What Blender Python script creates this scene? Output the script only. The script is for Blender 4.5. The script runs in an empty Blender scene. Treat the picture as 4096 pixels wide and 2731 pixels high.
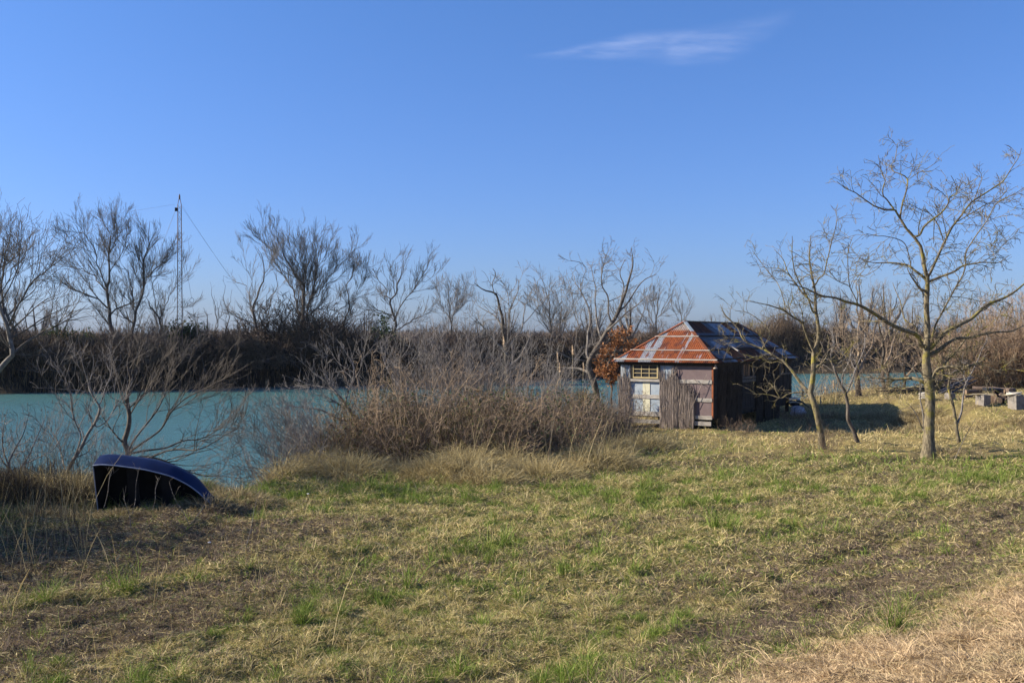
import bpy, math, random
import numpy as np
R = math.radians
rng = np.random.default_rng(7); random.seed(7)
S = bpy.context.scene; C = S.collection

# ------------------------------------------------------------------ camera, sky, sun
CAM_Z = 3.65; F = 995.5; HY = 335.0
cam = bpy.data.objects.new('camera', bpy.data.cameras.new('camera')); C.objects.link(cam)
cam.data.lens = 35; cam.data.sensor_width = 36; cam.data.clip_end = 30000; cam.data.clip_start = .1
cam.location = (0, 0, CAM_Z); cam.rotation_euler = (R(90-.345), 0, 0)
S.camera = cam
SUN_EL = 28.0; SUN_AZ = math.degrees(math.atan2(-.995, .05))          # clockwise from +Y
W = bpy.data.worlds.new('World'); S.world = W; W.use_nodes = True
nt = W.node_tree; bg = nt.nodes['Background']
sky = nt.nodes.new('ShaderNodeTexSky'); sky.sky_type = 'NISHITA'; sky.sun_disc = False
sky.sun_elevation = R(SUN_EL); sky.sun_rotation = R(SUN_AZ); sky.altitude = 0
sky.air_density = 1.0; sky.dust_density = .6; sky.ozone_density = 2.2
# white balance of the sky light: a cooler tint, slightly stronger towards the horizon (by world direction)
tcw = nt.nodes.new('ShaderNodeTexCoord'); sxyz = nt.nodes.new('ShaderNodeSeparateXYZ'); rw = nt.nodes.new('ShaderNodeValToRGB'); mw = nt.nodes.new('ShaderNodeMix'); mw.data_type = 'RGBA'; mw.blend_type = 'MULTIPLY'; mw.inputs[0].default_value = 1
nt.links.new(tcw.outputs['Generated'], sxyz.inputs[0]); nt.links.new(sxyz.outputs[2], rw.inputs[0])
rw.color_ramp.elements[0].color = (.535, .69, 1.24, 1); rw.color_ramp.elements[1].position = .33; rw.color_ramp.elements[1].color = (.57, .87, 1.38, 1)
nt.links.new(sky.outputs[0], mw.inputs[6]); nt.links.new(rw.outputs[0], mw.inputs[7])
nt.links.new(mw.outputs[2], bg.inputs[0]); bg.inputs[1].default_value = .0635
sun = bpy.data.objects.new('sun', bpy.data.lights.new('sun', 'SUN')); C.objects.link(sun)
sun.data.energy = 5.0; sun.data.angle = R(.53); sun.data.color = (1, .90, .74)
sdir = np.array([math.sin(R(SUN_AZ))*math.cos(R(SUN_EL)), math.cos(R(SUN_AZ))*math.cos(R(SUN_EL)), math.sin(R(SUN_EL))])
from mathutils import Vector, Matrix
sun.rotation_euler = Vector(-sdir).to_track_quat('-Z', 'Y').to_euler()
S.view_settings.view_transform = 'Standard'; S.view_settings.look = 'None'
S.view_settings.exposure = 1.02; S.view_settings.gamma = 1

# ------------------------------------------------------------------ helpers
def tag(o, label=None, cat=None, group=None, kind=None):
    if label: o['label'] = label
    if cat: o['category'] = cat
    if group: o['group'] = group
    if kind: o['kind'] = kind
    return o
def empty(name, loc=(0, 0, 0), rz=0, label=None, cat=None, group=None):
    o = bpy.data.objects.new(name, None); C.objects.link(o); o.location = loc; o.rotation_euler[2] = rz
    o.empty_display_size = .2
    return tag(o, label, cat, group)
def mesh_np(name, V, groups, mat, parent=None, col=None, smooth=False, loc=None):
    me = bpy.data.meshes.new(name); V = np.ascontiguousarray(V, np.float32)
    me.vertices.add(len(V)); me.vertices.foreach_set('co', V.ravel())
    groups = [g for g in groups if len(g)]
    li = np.concatenate([g.ravel() for g in groups]).astype(np.int32)
    tot = np.concatenate([np.full(len(g), g.shape[1], np.int32) for g in groups])
    st = np.concatenate([[0], np.cumsum(tot)[:-1]]).astype(np.int32)
    me.loops.add(len(li)); me.loops.foreach_set('vertex_index', li)
    me.polygons.add(len(tot)); me.polygons.foreach_set('loop_start', st)
    me.polygons.foreach_set('use_smooth', np.full(len(tot), bool(smooth)))
    me.update(calc_edges=True)
    if col is not None:
        a = me.color_attributes.new('Col', 'FLOAT_COLOR', 'POINT')
        c4 = np.ones((len(V), 4), np.float32); c4[:, :3] = col; a.data.foreach_set('color', c4.ravel())
    me.materials.append(mat)
    o = bpy.data.objects.new(name, me); C.objects.link(o)
    if parent is not None: o.parent = parent
    if loc is not None: o.location = loc
    return o
class MB:
    """collects boxes, bars and tubes into one mesh"""
    def __init__(s): s.V = []; s.g4 = []; s.g3 = []; s.n = 0
    def add(s, V, q=(), t=()):
        V = np.asarray(V, float)
        if len(q): s.g4.append(np.asarray(q)+s.n)
        if len(t): s.g3.append(np.asarray(t)+s.n)
        s.V.append(V); s.n += len(V); return s
    Q = np.array([[0, 1, 3, 2], [4, 6, 7, 5], [0, 4, 5, 1], [2, 3, 7, 6], [0, 2, 6, 4], [1, 5, 7, 3]])
    def box(s, a, b, jit=0):
        V = np.array([[(a, b)[i][0], (a, b)[j][1], (a, b)[k][2]] for i in (0, 1) for j in (0, 1) for k in (0, 1)], float)
        if jit: V += rng.uniform(-jit, jit, V.shape)
        return s.add(V, s.Q)
    def bar(s, p, q, w, h, roll=0, jit=0):
        p = np.array(p, float); q = np.array(q, float); d = q-p; L = np.linalg.norm(d); d /= L
        up = np.array([0, 0, 1.]) if abs(d[2]) < .95 else np.array([0, 1., 0])
        x = np.cross(d, up); x /= np.linalg.norm(x); y = np.cross(x, d)
        c, sn = math.cos(roll), math.sin(roll); x, y = c*x+sn*y, -sn*x+c*y
        V = np.array([(p, q)[i]+x*(-w/2, w/2)[j]+y*(-h/2, h/2)[k] for i in (0, 1) for j in (0, 1) for k in (0, 1)])
        if jit: V += rng.uniform(-jit, jit, V.shape)
        return s.add(V, s.Q)
    def tube(s, pts, r, n=8):
        pts = np.asarray(pts, float); rr = np.broadcast_to(np.asarray(r, float), (len(pts),))
        V, q = tubes(pts[None], rr[None], n); return s.add(V, q)
    def build(s, name, mat, parent=None, loc=None, smooth=False, col=None):
        return mesh_np(name, np.concatenate(s.V), [np.concatenate(g) for g in (s.g4, s.g3) if g], mat, parent, loc=loc, smooth=smooth, col=col)
def tubes(P, Rr, n):
    B, N, _ = P.shape
    T = np.empty_like(P); T[:, 1:-1] = P[:, 2:]-P[:, :-2]; T[:, 0] = P[:, 1]-P[:, 0]; T[:, -1] = P[:, -1]-P[:, -2]
    T /= np.linalg.norm(T, axis=2, keepdims=True)+1e-9
    D = P[:, -1]-P[:, 0]; ax = np.argmin(np.abs(D), axis=1)
    ref = np.zeros((B, 3)); ref[np.arange(B), ax] = 1
    X = np.cross(T, ref[:, None]); X /= np.linalg.norm(X, axis=2, keepdims=True)+1e-9
    Y = np.cross(T, X)
    a = np.arange(n)/n*2*math.pi
    V = P[:, :, None]+Rr[:, :, None, None]*(X[:, :, None]*np.cos(a)[None, None, :, None]+Y[:, :, None]*np.sin(a)[None, None, :, None])
    idx = np.arange(B*N*n).reshape(B, N, n)
    q = np.stack([idx[:, :-1], np.roll(idx, -1, 2)[:, :-1], np.roll(idx, -1, 2)[:, 1:], idx[:, 1:]], -1).reshape(-1, 4)
    return V.reshape(-1, 3), q
def cap_tubes(P, Rr, n):                                    # with end caps for thick logs
    V, q = tubes(P, Rr, n); return V, q
_perm = np.random.default_rng(3).random((256, 256))
def vnoise(x, y):
    xi = np.floor(x).astype(int); yi = np.floor(y).astype(int); fx = x-xi; fy = y-yi
    fx = fx*fx*(3-2*fx); fy = fy*fy*(3-2*fy)
    g = lambda i, j: _perm[i & 255, j & 255]
    return (g(xi, yi)*(1-fx)+g(xi+1, yi)*fx)*(1-fy)+(g(xi, yi+1)*(1-fx)+g(xi+1, yi+1)*fx)*fy
def fbm(x, y, o=4):
    s = 0; a = 1; t = 0
    for i in range(o): s = s+a*vnoise(x*2**i+17.3*i, y*2**i+9.1*i); t += a; a *= .5
    return s/t
def sstep(a, b, x): t = np.clip((x-a)/(b-a), 0, 1); return t*t*(3-2*t)

def px2w(px, py, d): return np.array([(px-512)/F*d, d, CAM_Z+(HY-py)/F*d])   # 1024-wide picture

# ------------------------------------------------------------------ materials
def M(name, c1, c2=None, scale=8, rough=.9, metal=0, bump=0, stretch=(1, 1, 1), c3=None, s3=3, attr=False, spec=.3, trans=0, t3=(.5, .62), bscale=None):
    m = bpy.data.materials.new(name); m.use_nodes = True; n = m.node_tree.nodes; l = m.node_tree.links
    b = n['Principled BSDF']; b.inputs['Roughness'].default_value = rough; b.inputs['Metallic'].default_value = metal
    b.inputs['Specular IOR Level'].default_value = spec
    tc = n.new('ShaderNodeTexCoord'); mp = n.new('ShaderNodeMapping'); mp.inputs['Scale'].default_value = stretch
    l.new(tc.outputs['Object'], mp.inputs[0])
    nz = n.new('ShaderNodeTexNoise'); nz.inputs['Scale'].default_value = scale; nz.inputs['Detail'].default_value = 6; nz.inputs['Roughness'].default_value = .65
    l.new(mp.outputs[0], nz.inputs['Vector'])
    if attr:
        at = n.new('ShaderNodeAttribute'); at.attribute_name = 'Col'
        mx = n.new('ShaderNodeMix'); mx.data_type = 'RGBA'; mx.blend_type = 'MULTIPLY'; mx.inputs[0].default_value = 1
        rp = n.new('ShaderNodeValToRGB'); rp.color_ramp.elements[0].color = (*c1, 1); rp.color_ramp.elements[1].color = (*(c2 or c1), 1)
        rp.color_ramp.elements[0].position = .3; rp.color_ramp.elements[1].position = .7
        l.new(nz.outputs[0], rp.inputs[0]); l.new(at.outputs[0], mx.inputs[6]); l.new(rp.outputs[0], mx.inputs[7]); out = mx.outputs[2]
    else:
        rp = n.new('ShaderNodeValToRGB'); rp.color_ramp.elements[0].color = (*c1, 1); rp.color_ramp.elements[1].color = (*(c2 or c1), 1)
        rp.color_ramp.elements[0].position = .35; rp.color_ramp.elements[1].position = .65
        l.new(nz.outputs[0], rp.inputs[0]); out = rp.outputs[0]
    if c3 is not None:
        n3 = n.new('ShaderNodeTexNoise'); n3.inputs['Scale'].default_value = s3; n3.inputs['Detail'].default_value = 5
        l.new(tc.outputs['Object'], n3.inputs['Vector'])
        r3 = n.new('ShaderNodeValToRGB'); r3.color_ramp.elements[0].position = t3[0]; r3.color_ramp.elements[1].position = t3[1]
        l.new(n3.outputs[0], r3.inputs[0])
        m3 = n.new('ShaderNodeMix'); m3.data_type = 'RGBA'; l.new(r3.outputs[0], m3.inputs[0]); l.new(out, m3.inputs[6]); m3.inputs[7].default_value = (*c3, 1); out = m3.outputs[2]
    l.new(out, b.inputs['Base Color'])
    if trans:
        tr = n.new('ShaderNodeBsdfTranslucent'); l.new(out, tr.inputs[0]); ms = n.new('ShaderNodeMixShader'); ms.inputs[0].default_value = trans
        l.new(b.outputs[0], ms.inputs[1]); l.new(tr.outputs[0], ms.inputs[2]); l.new(ms.outputs[0], n['Material Output'].inputs[0])
    if bump:
        bp = n.new('ShaderNodeBump'); bp.inputs['Strength'].default_value = bump; bp.inputs['Distance'].default_value = .02
        l.new(nz.outputs[0], bp.inputs['Height']); l.new(bp.outputs[0], b.inputs['Normal'])
    return m
bark_lichen = M('bark with yellow lichen', (.065, .052, .034), (.25, .205, .125), 17, bump=1.0, stretch=(1, 1, .35), c3=(.22, .185, .04), s3=2.6, t3=(.52, .66))
bark_pale = M('pale grey bark', (.10, .086, .07), (.24, .21, .17), 10, bump=.5)
bark_gray = M('grey twigs', (.11, .097, .088), (.235, .21, .19), 5)
bark_far = M('far bark', (.060, .050, .040), (.135, .112, .09), 3)
bark_far_light = M('far bark light', (.12, .105, .09), (.23, .20, .17), 3)
bark_dark = M('dark bark', (.045, .036, .028), (.10, .08, .06), 6)
bramble = M('brown bramble stems', (.10, .065, .045), (.20, .145, .10), 5)
rust_twig = M('rust brown twigs', (.17, .12, .08), (.34, .26, .18), 5)
blade_m = M('grass blades', (.75, .75, .75), (1.1, 1.1, 1.1), 3, rough=.75, attr=True, trans=.25, spec=.25)
leaf_m = M('dry leaves', (.75, .75, .75), (1.15, 1.15, 1.15), 8, rough=.7, attr=True, trans=.3)
ground_m = M('earth', (.38, .37, .36), (1.75, 1.75, 1.65), 55, rough=1, attr=True, bump=.6, spec=.1)

# ------------------------------------------------------------------ terrain
fx_ = [-400, -80, -30, -14, -8, -6.6, -6.0, -4.5, -.5, 3, 8, 14, 20, 30, 45, 80, 500]; fy_ = [-5, 6, 19.5, 23.2, 24.7, 26.6, 29.5, 34, 40, 46, 50.5, 53, 57.5, 60, 63, 72, 160]
gx_ = [-400, -100, -42, -20, 7.4, 37.6, 57, 120, 600]; gy_ = [50, 62, 82, 93.5, 110, 130, 133, 150, 330]
def near_sd(x, y): return (np.interp(x, fx_, fy_)-y)/np.sqrt(1+((np.interp(x+.5, fx_, fy_)-np.interp(x-.5, fx_, fy_)))**2)
def far_sd(x, y): return (y-np.interp(x, gx_, gy_))*.87
def dike_s(x, y): return .67*(x-.4)-.74*(y-10.7)
def dike_a(x, y): return .74*x+.67*y
def height(x, y):
    x = np.asarray(x, float); y = np.asarray(y, float)
    s = dike_s(x, y)+.5*(vnoise(x*.4, y*.4)-.5)
    h = np.minimum(.25*np.log1p(np.exp(2.2*s))/2.2, 1.9)
    rx = sstep(16.5, 20.5, x); h = h+(.56+.16*rx)*sstep(0, 1, (y-(43.5-5.5*rx))/(7.5-.0*rx))*sstep(11.5, 18, x)
    h = h-.42*np.exp(-((x-15.2)/4.2)**2-((y-42.2)/3.6)**2)
    h = h+.22*(fbm(x*.22+5, y*.22)-.5)+.10*(fbm(x*.9, y*.9+3, 3)-.5)
    near = sstep(70, 30, y)
    h = h+near*(.15*(fbm(x*2.6, y*2.6, 3)-.5)+.05*(vnoise(x*8, y*8)-.5))
    # wheel ruts parallel to the dike
    for c, wd, dp in ((-2.4, .22, .07), (-.5, .22, .08), (.9, .3, .06), (-6.3, .2, .07), (-7.9, .2, .07)):
        h = h-near*dp*np.exp(-((s-c)/wd)**2)
    # lip mound on the bank edge
    nd = near_sd(x, y)
    h = h+.14*np.exp(-((nd-2.2)/1.0)**2)*sstep(34, 24, y)
    hn = h*sstep(-1.0, 1.4, nd)+(-2.8)*(1-sstep(-1.0, 1.4, nd))
    fd = far_sd(x, y)
    hf = .9+.8*(fbm(x*.05, y*.05)-.5)
    hf = hf*sstep(-1, 3.5, fd)+(-2.8)*(1-sstep(-1, 3.5, fd))
    return np.maximum(hn, hf)
STRAW = np.array([.50, .39, .165]); STRAW2 = np.array([.63, .52, .28]); GREEN = np.array([.13, .21, .025]); OLIVE = np.array([.26, .25, .075]); DIRT = np.array([.125, .088, .055]); GREYB = np.array([.19, .14, .10]); ORANGE = np.array([.50, .37, .215])
def fields(x, y):
    s = dike_s(x, y); a = dike_a(x, y)
    n1 = fbm(x*.35+40, y*.35+7, 4); n2 = fbm(s*.9+11, a*.16+3, 3); n3 = fbm(x*1.6+3, y*1.6, 3); n4 = fbm(x*.12, y*.12+30, 2)
    left = sstep(-1.5, -6.5, x-.10*(y-10)+2.0*(n4-.5))*sstep(23, 18, y)
    dike = sstep(2.1, 3.7, s+2.2*(n1-.5)+1.6*(n3-.5))
    band = np.exp(-((s-.55)/1.25)**2)*sstep(1.0, 4, x+ (n1-.5)*4)*sstep(30, 20, y)
    dirt = np.clip(sstep(.50, .66, n2+.10*left+.13*band)*(.5+.4*left+.8*band)+.85*band*sstep(.30,.55,n3)+.55*left*sstep(.35, .62, n3), 0, 1)*(1-dike)
    tg = np.exp(-(((x-12.2)/4)**2+((y-27.5)/2.3)**2))+.8*np.exp(-(((x-8)/3.5)**2+((y-37.3)/.8)**2))+.25*np.exp(-(((x+2)/5)**2+((y-22.8)/1.2)**2))
    green = np.clip(sstep(.46, .62, .35*n1+.65*fbm(x*2.3+31, y*2.3, 3)+.13*tg-.04*left)*1.0+.6*tg*sstep(.35,.6,n3), 0, 1)*(1-.9*dike)*(1-.6*dirt)*.85
    farpale = sstep(26, 34, y)
    green = green*(1-.72*farpale*(1-np.clip(tg, 0, 1)))
    return s, a, n1, n3, left, dike, band, dirt, green, farpale
def nonuni(lo, hi, dlo, dhi, st):
    c = list(np.arange(dlo, dhi+1e-6, st)); g = st; p = dlo
    while p > lo: g *= 1.22; p -= g; c.insert(0, p)
    g = st; p = dhi
    while p < hi: g *= 1.22; p += g; c.append(p)
    return np.array(c)
gx = nonuni(-4000, 4000, -17, 27, .11); gy = nonuni(-300, 6000, 5, 56, .12)
X, Y = np.meshgrid(gx, gy); Z = height(X, Y)
s_, a_, n1, n3, left, dike, band, dirt, green, farp = fields(X, Y)
cc = (STRAW*.24+OLIVE*.30)[None, None]*np.ones(X.shape+(1,)); cc = cc*(1-farp[..., None])+STRAW*.42*farp[..., None]; cc = cc*(1-.35*green[..., None])+GREEN*.35*green[..., None]
cc = cc*(1-dirt[..., None]*.75)+DIRT*dirt[..., None]*.75
cc = cc*(1-dike[..., None])+ORANGE*.5*dike[..., None]
wet = sstep(.2, -.6, Z+1.0)[..., None]; cc = cc*(1-wet)+np.array([.05, .045, .035])*wet
farland = (Y > 75)[..., None]; cc = np.where(farland, np.array([.035, .028, .019]), cc)
nx, ny = len(gx), len(gy); idx = np.arange(nx*ny).reshape(ny, nx)
q = np.stack([idx[:-1, :-1], idx[:-1, 1:], idx[1:, 1:], idx[1:, :-1]], -1).reshape(-1, 4)
g = mesh_np('ground', np.stack([X, Y, Z], -1).reshape(-1, 3), [q], ground_m, col=cc.reshape(-1, 3), smooth=True); tag(g, kind='structure')
# water
wm = bpy.data.materials.new('river water'); wm.use_nodes = True; n = wm.node_tree.nodes; l = wm.node_tree.links; b = n['Principled BSDF']
b.inputs['Base Color'].default_value = (.070, .165, .165, 1); b.inputs['Roughness'].default_value = .2; b.inputs['IOR'].default_value = 1.33; b.inputs['Specular IOR Level'].default_value = .5
tc = n.new('ShaderNodeTexCoord'); mp = n.new('ShaderNodeMapping'); mp.inputs['Rotation'].default_value = (0, 0, R(20)); mp.inputs['Scale'].default_value = (.7, 1.4, 1)
nz = n.new('ShaderNodeTexNoise'); nz.inputs['Scale'].default_value = 1.5; nz.inputs['Detail'].default_value = 8; nz.inputs['Roughness'].default_value = .68
n2_ = n.new('ShaderNodeTexNoise'); n2_.inputs['Scale'].default_value = .06; n2_.inputs['Detail'].default_value = 3
mm = n.new('ShaderNodeMath'); mm.operation = 'MULTIPLY'; rmp = n.new('ShaderNodeMapRange'); rmp.inputs[1].default_value = .35; rmp.inputs[2].default_value = .65; rmp.inputs[3].default_value = .45; rmp.inputs[4].default_value = 1.0
bp = n.new('ShaderNodeBump'); bp.inputs['Strength'].default_value = 1; bp.inputs['Distance'].default_value = .24
l.new(tc.outputs['Object'], mp.inputs[0]); l.new(mp.outputs[0], nz.inputs['Vector']); l.new(tc.outputs['Object'], n2_.inputs['Vector']); l.new(n2_.outputs[0], rmp.inputs[0])
l.new(nz.outputs[0], mm.inputs[0]); l.new(rmp.outputs[0], mm.inputs[1]); l.new(mm.outputs[0], bp.inputs['Height']); l.new(bp.outputs[0], b.inputs['Normal'])
WZ = -1.2
w_ = mesh_np('water', np.array([[-380, -5, WZ], [500, -5, WZ], [500, 330, WZ], [-380, 330, WZ]]), [np.array([[0, 1, 2, 3]])], wm); tag(w_, kind='structure')

# ------------------------------------------------------------------ grass and blades
def blades(name, pos, head, lean, L, wd, col, mat=blade_m, curl=.5, parent=None, facing=None):
    N = len(pos); up = np.array([0, 0, 1.])
    hd = np.stack([np.cos(head), np.sin(head), np.zeros(N)], -1)
    d1 = hd*np.sin(lean)[:, None]+up*np.cos(lean)[:, None]
    l2 = lean+curl*rng.uniform(.3, 1.3, N); d2 = hd*np.sin(l2)[:, None]+up*np.cos(l2)[:, None]
    wa = rng.uniform(0, 2*math.pi, N) if facing is None else facing
    sd = np.stack([np.cos(wa), np.sin(wa), np.zeros(N)], -1); sd = sd-d1*np.sum(sd*d1, 1)[:, None]; sd /= np.linalg.norm(sd, axis=1)[:, None]+1e-6
    w2 = (wd/2)[:, None]
    p1 = pos+d1*(L*.55)[:, None]; p2 = p1+d2*(L*.45)[:, None]
    V = np.stack([pos-sd*w2, pos+sd*w2, p1-sd*w2*.8, p1+sd*w2*.8, p2], 1).reshape(-1, 3)
    i = np.arange(N)[:, None]*5
    return mesh_np(name, V, [i+np.array([[0, 1, 3, 2]]), i+np.array([[2, 3, 4]])], mat, parent, col=np.repeat(col, 5, 0))
def scatter(n, d0, d1, pxa=-120, pxb=1144):
    d = np.sqrt(rng.uniform(d0**2, d1**2, n)); x = rng.uniform((pxa-512)/F, (pxb-512)/F, n)*d+rng.uniform(-1, 1, n)*0
    return x, d
def grass_layer(name, n, d0, d1, wsc, lsc, label):
    x, y = scatter(n, d0, d1)
    # gather blades into tufts
    k = rng.random(n) < .62
    cx = np.round(x/.23)*.23; cy = np.round(y/.23)*.23; hx = (np.sin(cx*127.1+cy*311.7)*43758.5) % 1; hy = (np.sin(cx*269.5+cy*183.3)*43758.5) % 1
    tx = cx+(hx-.5)*.2; ty = cy+(hy-.5)*.2; sp = rng.normal(0, .045, (2, n))
    x = np.where(k, tx+sp[0], x); y = np.where(k, ty+sp[1], y)
    ok = near_sd(x, y) > -.1; x, y, k, hx, hy = x[ok], y[ok], k[ok], hx[ok], hy[ok]
    s, a, n1, n3, left, dike, band, dirt, green, farp = fields(x, y)
    keep = rng.random(len(x)) > np.clip(.5*dirt+.25*(~k)*(n3 < .5), 0, 1)
    x, y, k, hx, hy, s, n1, n3, left, dike, band, dirt, green, farp = [v[keep] for v in (x, y, k, hx, hy, s, n1, n3, left, dike, band, dirt, green, farp)]
    N = len(x); z = height(x, y)-.01
    g = (np.where(k, hy, rng.random(N))*.6+.4*rng.random(N)) < green*.85
    mixv = rng.random(N)[:, None]
    col = STRAW*(1-mixv)+STRAW2*mixv
    ol = (rng.random(N) < .42*(1-dike)*(1-.8*farp))[:, None]; col = np.where(ol, OLIVE*(.8+.6*mixv), col)
    gc = GREEN*(1-mixv*.5)+OLIVE*mixv*.5; col = np.where(g[:, None], gc*(.8+.5*rng.random(N)[:, None]), col)
    col = np.where(((rng.random(N) < .75*dirt+.45*band+.25*left)*(~g))[:, None], GREYB*(.5+.8*rng.random(N)[:, None]), col)
    dk = (rng.random(N) < dike)[:, None]; col = np.where(dk, ORANGE*(.75+.6*rng.random(N)[:, None]), col)
    col = col*(.8+.5*n3[:, None])
    L = lsc*np.where(k, (.055+.20*hx**5+.05*hx), .05)*(.6+.8*n1)*rng.uniform(.6, 1.4, N)*np.where(g, 1.15, .9)*(1-.25*dirt)*(1-.1*dike)
    lean = np.where(g, rng.normal(.55, .3, N), rng.normal(1.0, .38, N)+.18*dike); lean = np.clip(lean, 0, 1.5)
    head = rng.uniform(0, 2*math.pi, N)*1.0
    wd = wsc*rng.uniform(.7, 1.3, N)
    o = blades(name, np.stack([x, y, z], -1), head, lean, L, wd, col)
    tag(o, label, 'grass', kind='stuff'); return o
QF = 1.12
grass_layer('grass', int(330000*QF), 5.2, 14, .0055, 1.15, 'short winter grass in the foreground meadow below the camera, green tufts among straw')
grass_layer('grass', int(330000*QF), 14, 26, .009, 1.2, 'mown green and straw grass across the middle of the meadow')
grass_layer('grass', int(240000*QF), 26, 62, .018, 1.5, 'pale dry grass around the hut and the large bare tree')
def thatch(n, d0, d1, w, L0, label):
    x, y = scatter(n, d0, d1); ok = near_sd(x, y) > 0; x, y = x[ok], y[ok]; s, a, n1, n3, left, dike, band, dirt, green, farp = fields(x, y); N = len(x)
    m = rng.random(N)[:, None]; t = fbm(x*5, y*5, 2)
    col = np.where((rng.random(N)+.6*(t-.5) < .45+.25*green)[:, None], OLIVE*.9*(1-m)+GREEN*m, STRAW*(1-m)+STRAW2*m)
    col = np.where((rng.random(N) < .65*dirt+.12)[:, None], GREYB*(.5+.9*m), col); col = np.where((rng.random(N) < dike)[:, None], ORANGE*(.7+.6*m), col)
    col = col*(.55+.8*t)[:, None]
    o = blades('grass_thatch', np.stack([x, y, height(x, y)+.004], -1), rng.uniform(0, 6.28, N), np.clip(rng.normal(1.2, .25, N), .2, 1.53), L0*rng.uniform(.5, 1.3, N), w*rng.uniform(.6, 1.3, N), col, curl=.2); tag(o, label, 'grass', kind='stuff')
thatch(330000, 5.2, 14, .0065, .075, 'matted flat layer of short dead grass underfoot in the foreground')
thatch(330000, 14, 30, .012, .11, 'matted flat layer of short dead grass across the middle of the meadow')
def litter(name, n, d0, d1, cond, lr, wr, cols, label):
    x, y = scatter(n, d0, d1); f = fields(x, y); ok = (rng.random(n) < cond(f)) & (near_sd(x, y) > .3); x = x[ok]; y = y[ok]; N = len(x)
    z = height(x, y)+rng.uniform(.005, .05, N); h = rng.uniform(0, 2*math.pi, N)
    L = rng.uniform(*lr, N)*rng.uniform(.4, 1, N); el = rng.normal(.0, .12, N)
    d = np.stack([np.cos(h)*np.cos(el), np.sin(h)*np.cos(el), np.sin(el)], -1)
    p = np.stack([x, y, z], -1); P = np.stack([p-d*L[:, None]/2, p+d*L[:, None]/2+np.array([0, 0, .004])], 1)
    r = rng.uniform(*wr, N); V, q = tubes(P, np.stack([r, r*.7], 1), 3)
    c = np.array(cols)[rng.integers(0, len(cols), N)]*(.7+.6*rng.random(N)[:, None])
    o = mesh_np(name, V, [q], blade_m, col=np.repeat(c, 6, 0)); tag(o, label, 'straw', kind='stuff'); return o
litter('cut_reed_litter', 48000, 7, 24, lambda f: np.clip(.9*f[4]+.5*f[7]+.08, 0, 1), (.06, .26), (.0015, .004), [STRAW2, STRAW, GREYB, STRAW2*1.15, DIRT], 'cut reed stalks and mulch strewn over the dark earth at lower left')
litter('straw_litter', 26000, 5, 20, lambda f: np.clip(f[5], 0, 1), (.08, .3), (.0015, .003), [ORANGE, STRAW2, ORANGE*1.2, ORANGE*.7], 'flattened orange straw on the dike slope at lower right')
def stalk_stuff(name, n, px0, px1, d0, d1, hr, r0, cols, label, leanr=.25, cond=None):
    x, y = scatter(n, d0, d1, px0, px1); ok = near_sd(x, y) > .1
    if cond is not None: ok &= rng.random(n) < cond(x, y)
    x = x[ok]; y = y[ok]; N = len(x); z = height(x, y)-.02
    L = rng.uniform(*hr, N)*rng.uniform(.5, 1, N); h = rng.uniform(0, 6.28, N); ln = np.abs(rng.normal(0, leanr, N))
    t = np.linspace(0, 1, 4)[None, :, None]; d = np.stack([np.cos(h)*np.sin(ln), np.sin(h)*np.sin(ln), np.cos(ln)], -1)
    b_ = np.stack([np.cos(h), np.sin(h), -.3*np.ones(N)], -1)*(L*rng.uniform(0, .25, N))[:, None]
    P = np.stack([x, y, z], -1)[:, None]+d[:, None]*L[:, None, None]*t+b_[:, None]*t**2
    r = r0*rng.uniform(.6, 1.3, N); V, q = tubes(P, r[:, None]*np.array([1, .85, .7, .4]), 3)
    c = np.array(cols)[rng.integers(0, len(cols), N)]*(.7+.6*rng.random(N)[:, None])
    o = mesh_np(name, V, [q], blade_m, col=np.repeat(c, 12, 0)); tag(o, label, 'stalks', kind='stuff'); return o
stalk_stuff('reed_stubble', 1400, -50, 640, 9, 17, (.10, .40), .0035, [STRAW2, STRAW, GREYB], 'cut reed stubble standing in the dark earth at lower left', .3, lambda x, y: .25+.75*(vnoise(x*.7, y*.7) > .5))
stalk_stuff('dry_weed_stalks', 520, -60, 88, 15, 22.5, (.5, 1.6), .004, [GREYB*.7, STRAW*.5, GREYB*.4, STRAW2*.7], 'tall thin dead weed stalks along the bank left of the boat', .16)  # stalk colours dimmed to carry the shade on this bank
stalk_stuff('dry_weed_stalks', 46, -20, 420, 9.5, 19, (.5, 1.3), .0035, [STRAW2, STRAW], 'scattered single tall straws standing in the left foreground', .2)
def tussocks(name, spots, label, col=STRAW, mult=1):
    P = []; H = []; LN = []; LL = []; CC = []; WW = []
    for (x, y, r, h) in spots:
        n = int(1300*r*mult); a = rng.uniform(0, 6.28, n); q_ = np.sqrt(rng.random(n))*r
        px = x+q_*np.cos(a)*1.3; py = y+q_*np.sin(a)*.8
        z = height(px, py)-.02+(1-(q_/r)**2)*h*.45*rng.uniform(.2, 1, n)
        P.append(np.stack([px, py, z], -1)); H.append(a+rng.normal(0, .6, n)); LN.append(np.clip(q_/r*1.1+rng.normal(.35, .25, n), 0, 1.6))
        LL.append(h*rng.uniform(.5, 1.1, n)); m = rng.random(n)[:, None]; CC.append((col*(1-m)+STRAW2*.9*m)*(.55+.6*rng.random(n)[:, None])*(.8+.4*rng.random())); WW.append(np.full(n, .0065*(1+y/60)))
    o = blades(name, np.concatenate(P), np.concatenate(H), np.concatenate(LN), np.concatenate(LL), np.concatenate(WW), np.concatenate(CC), curl=1.0)
    tag(o, label, 'dry grass', kind='stuff')
sp = []
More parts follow.
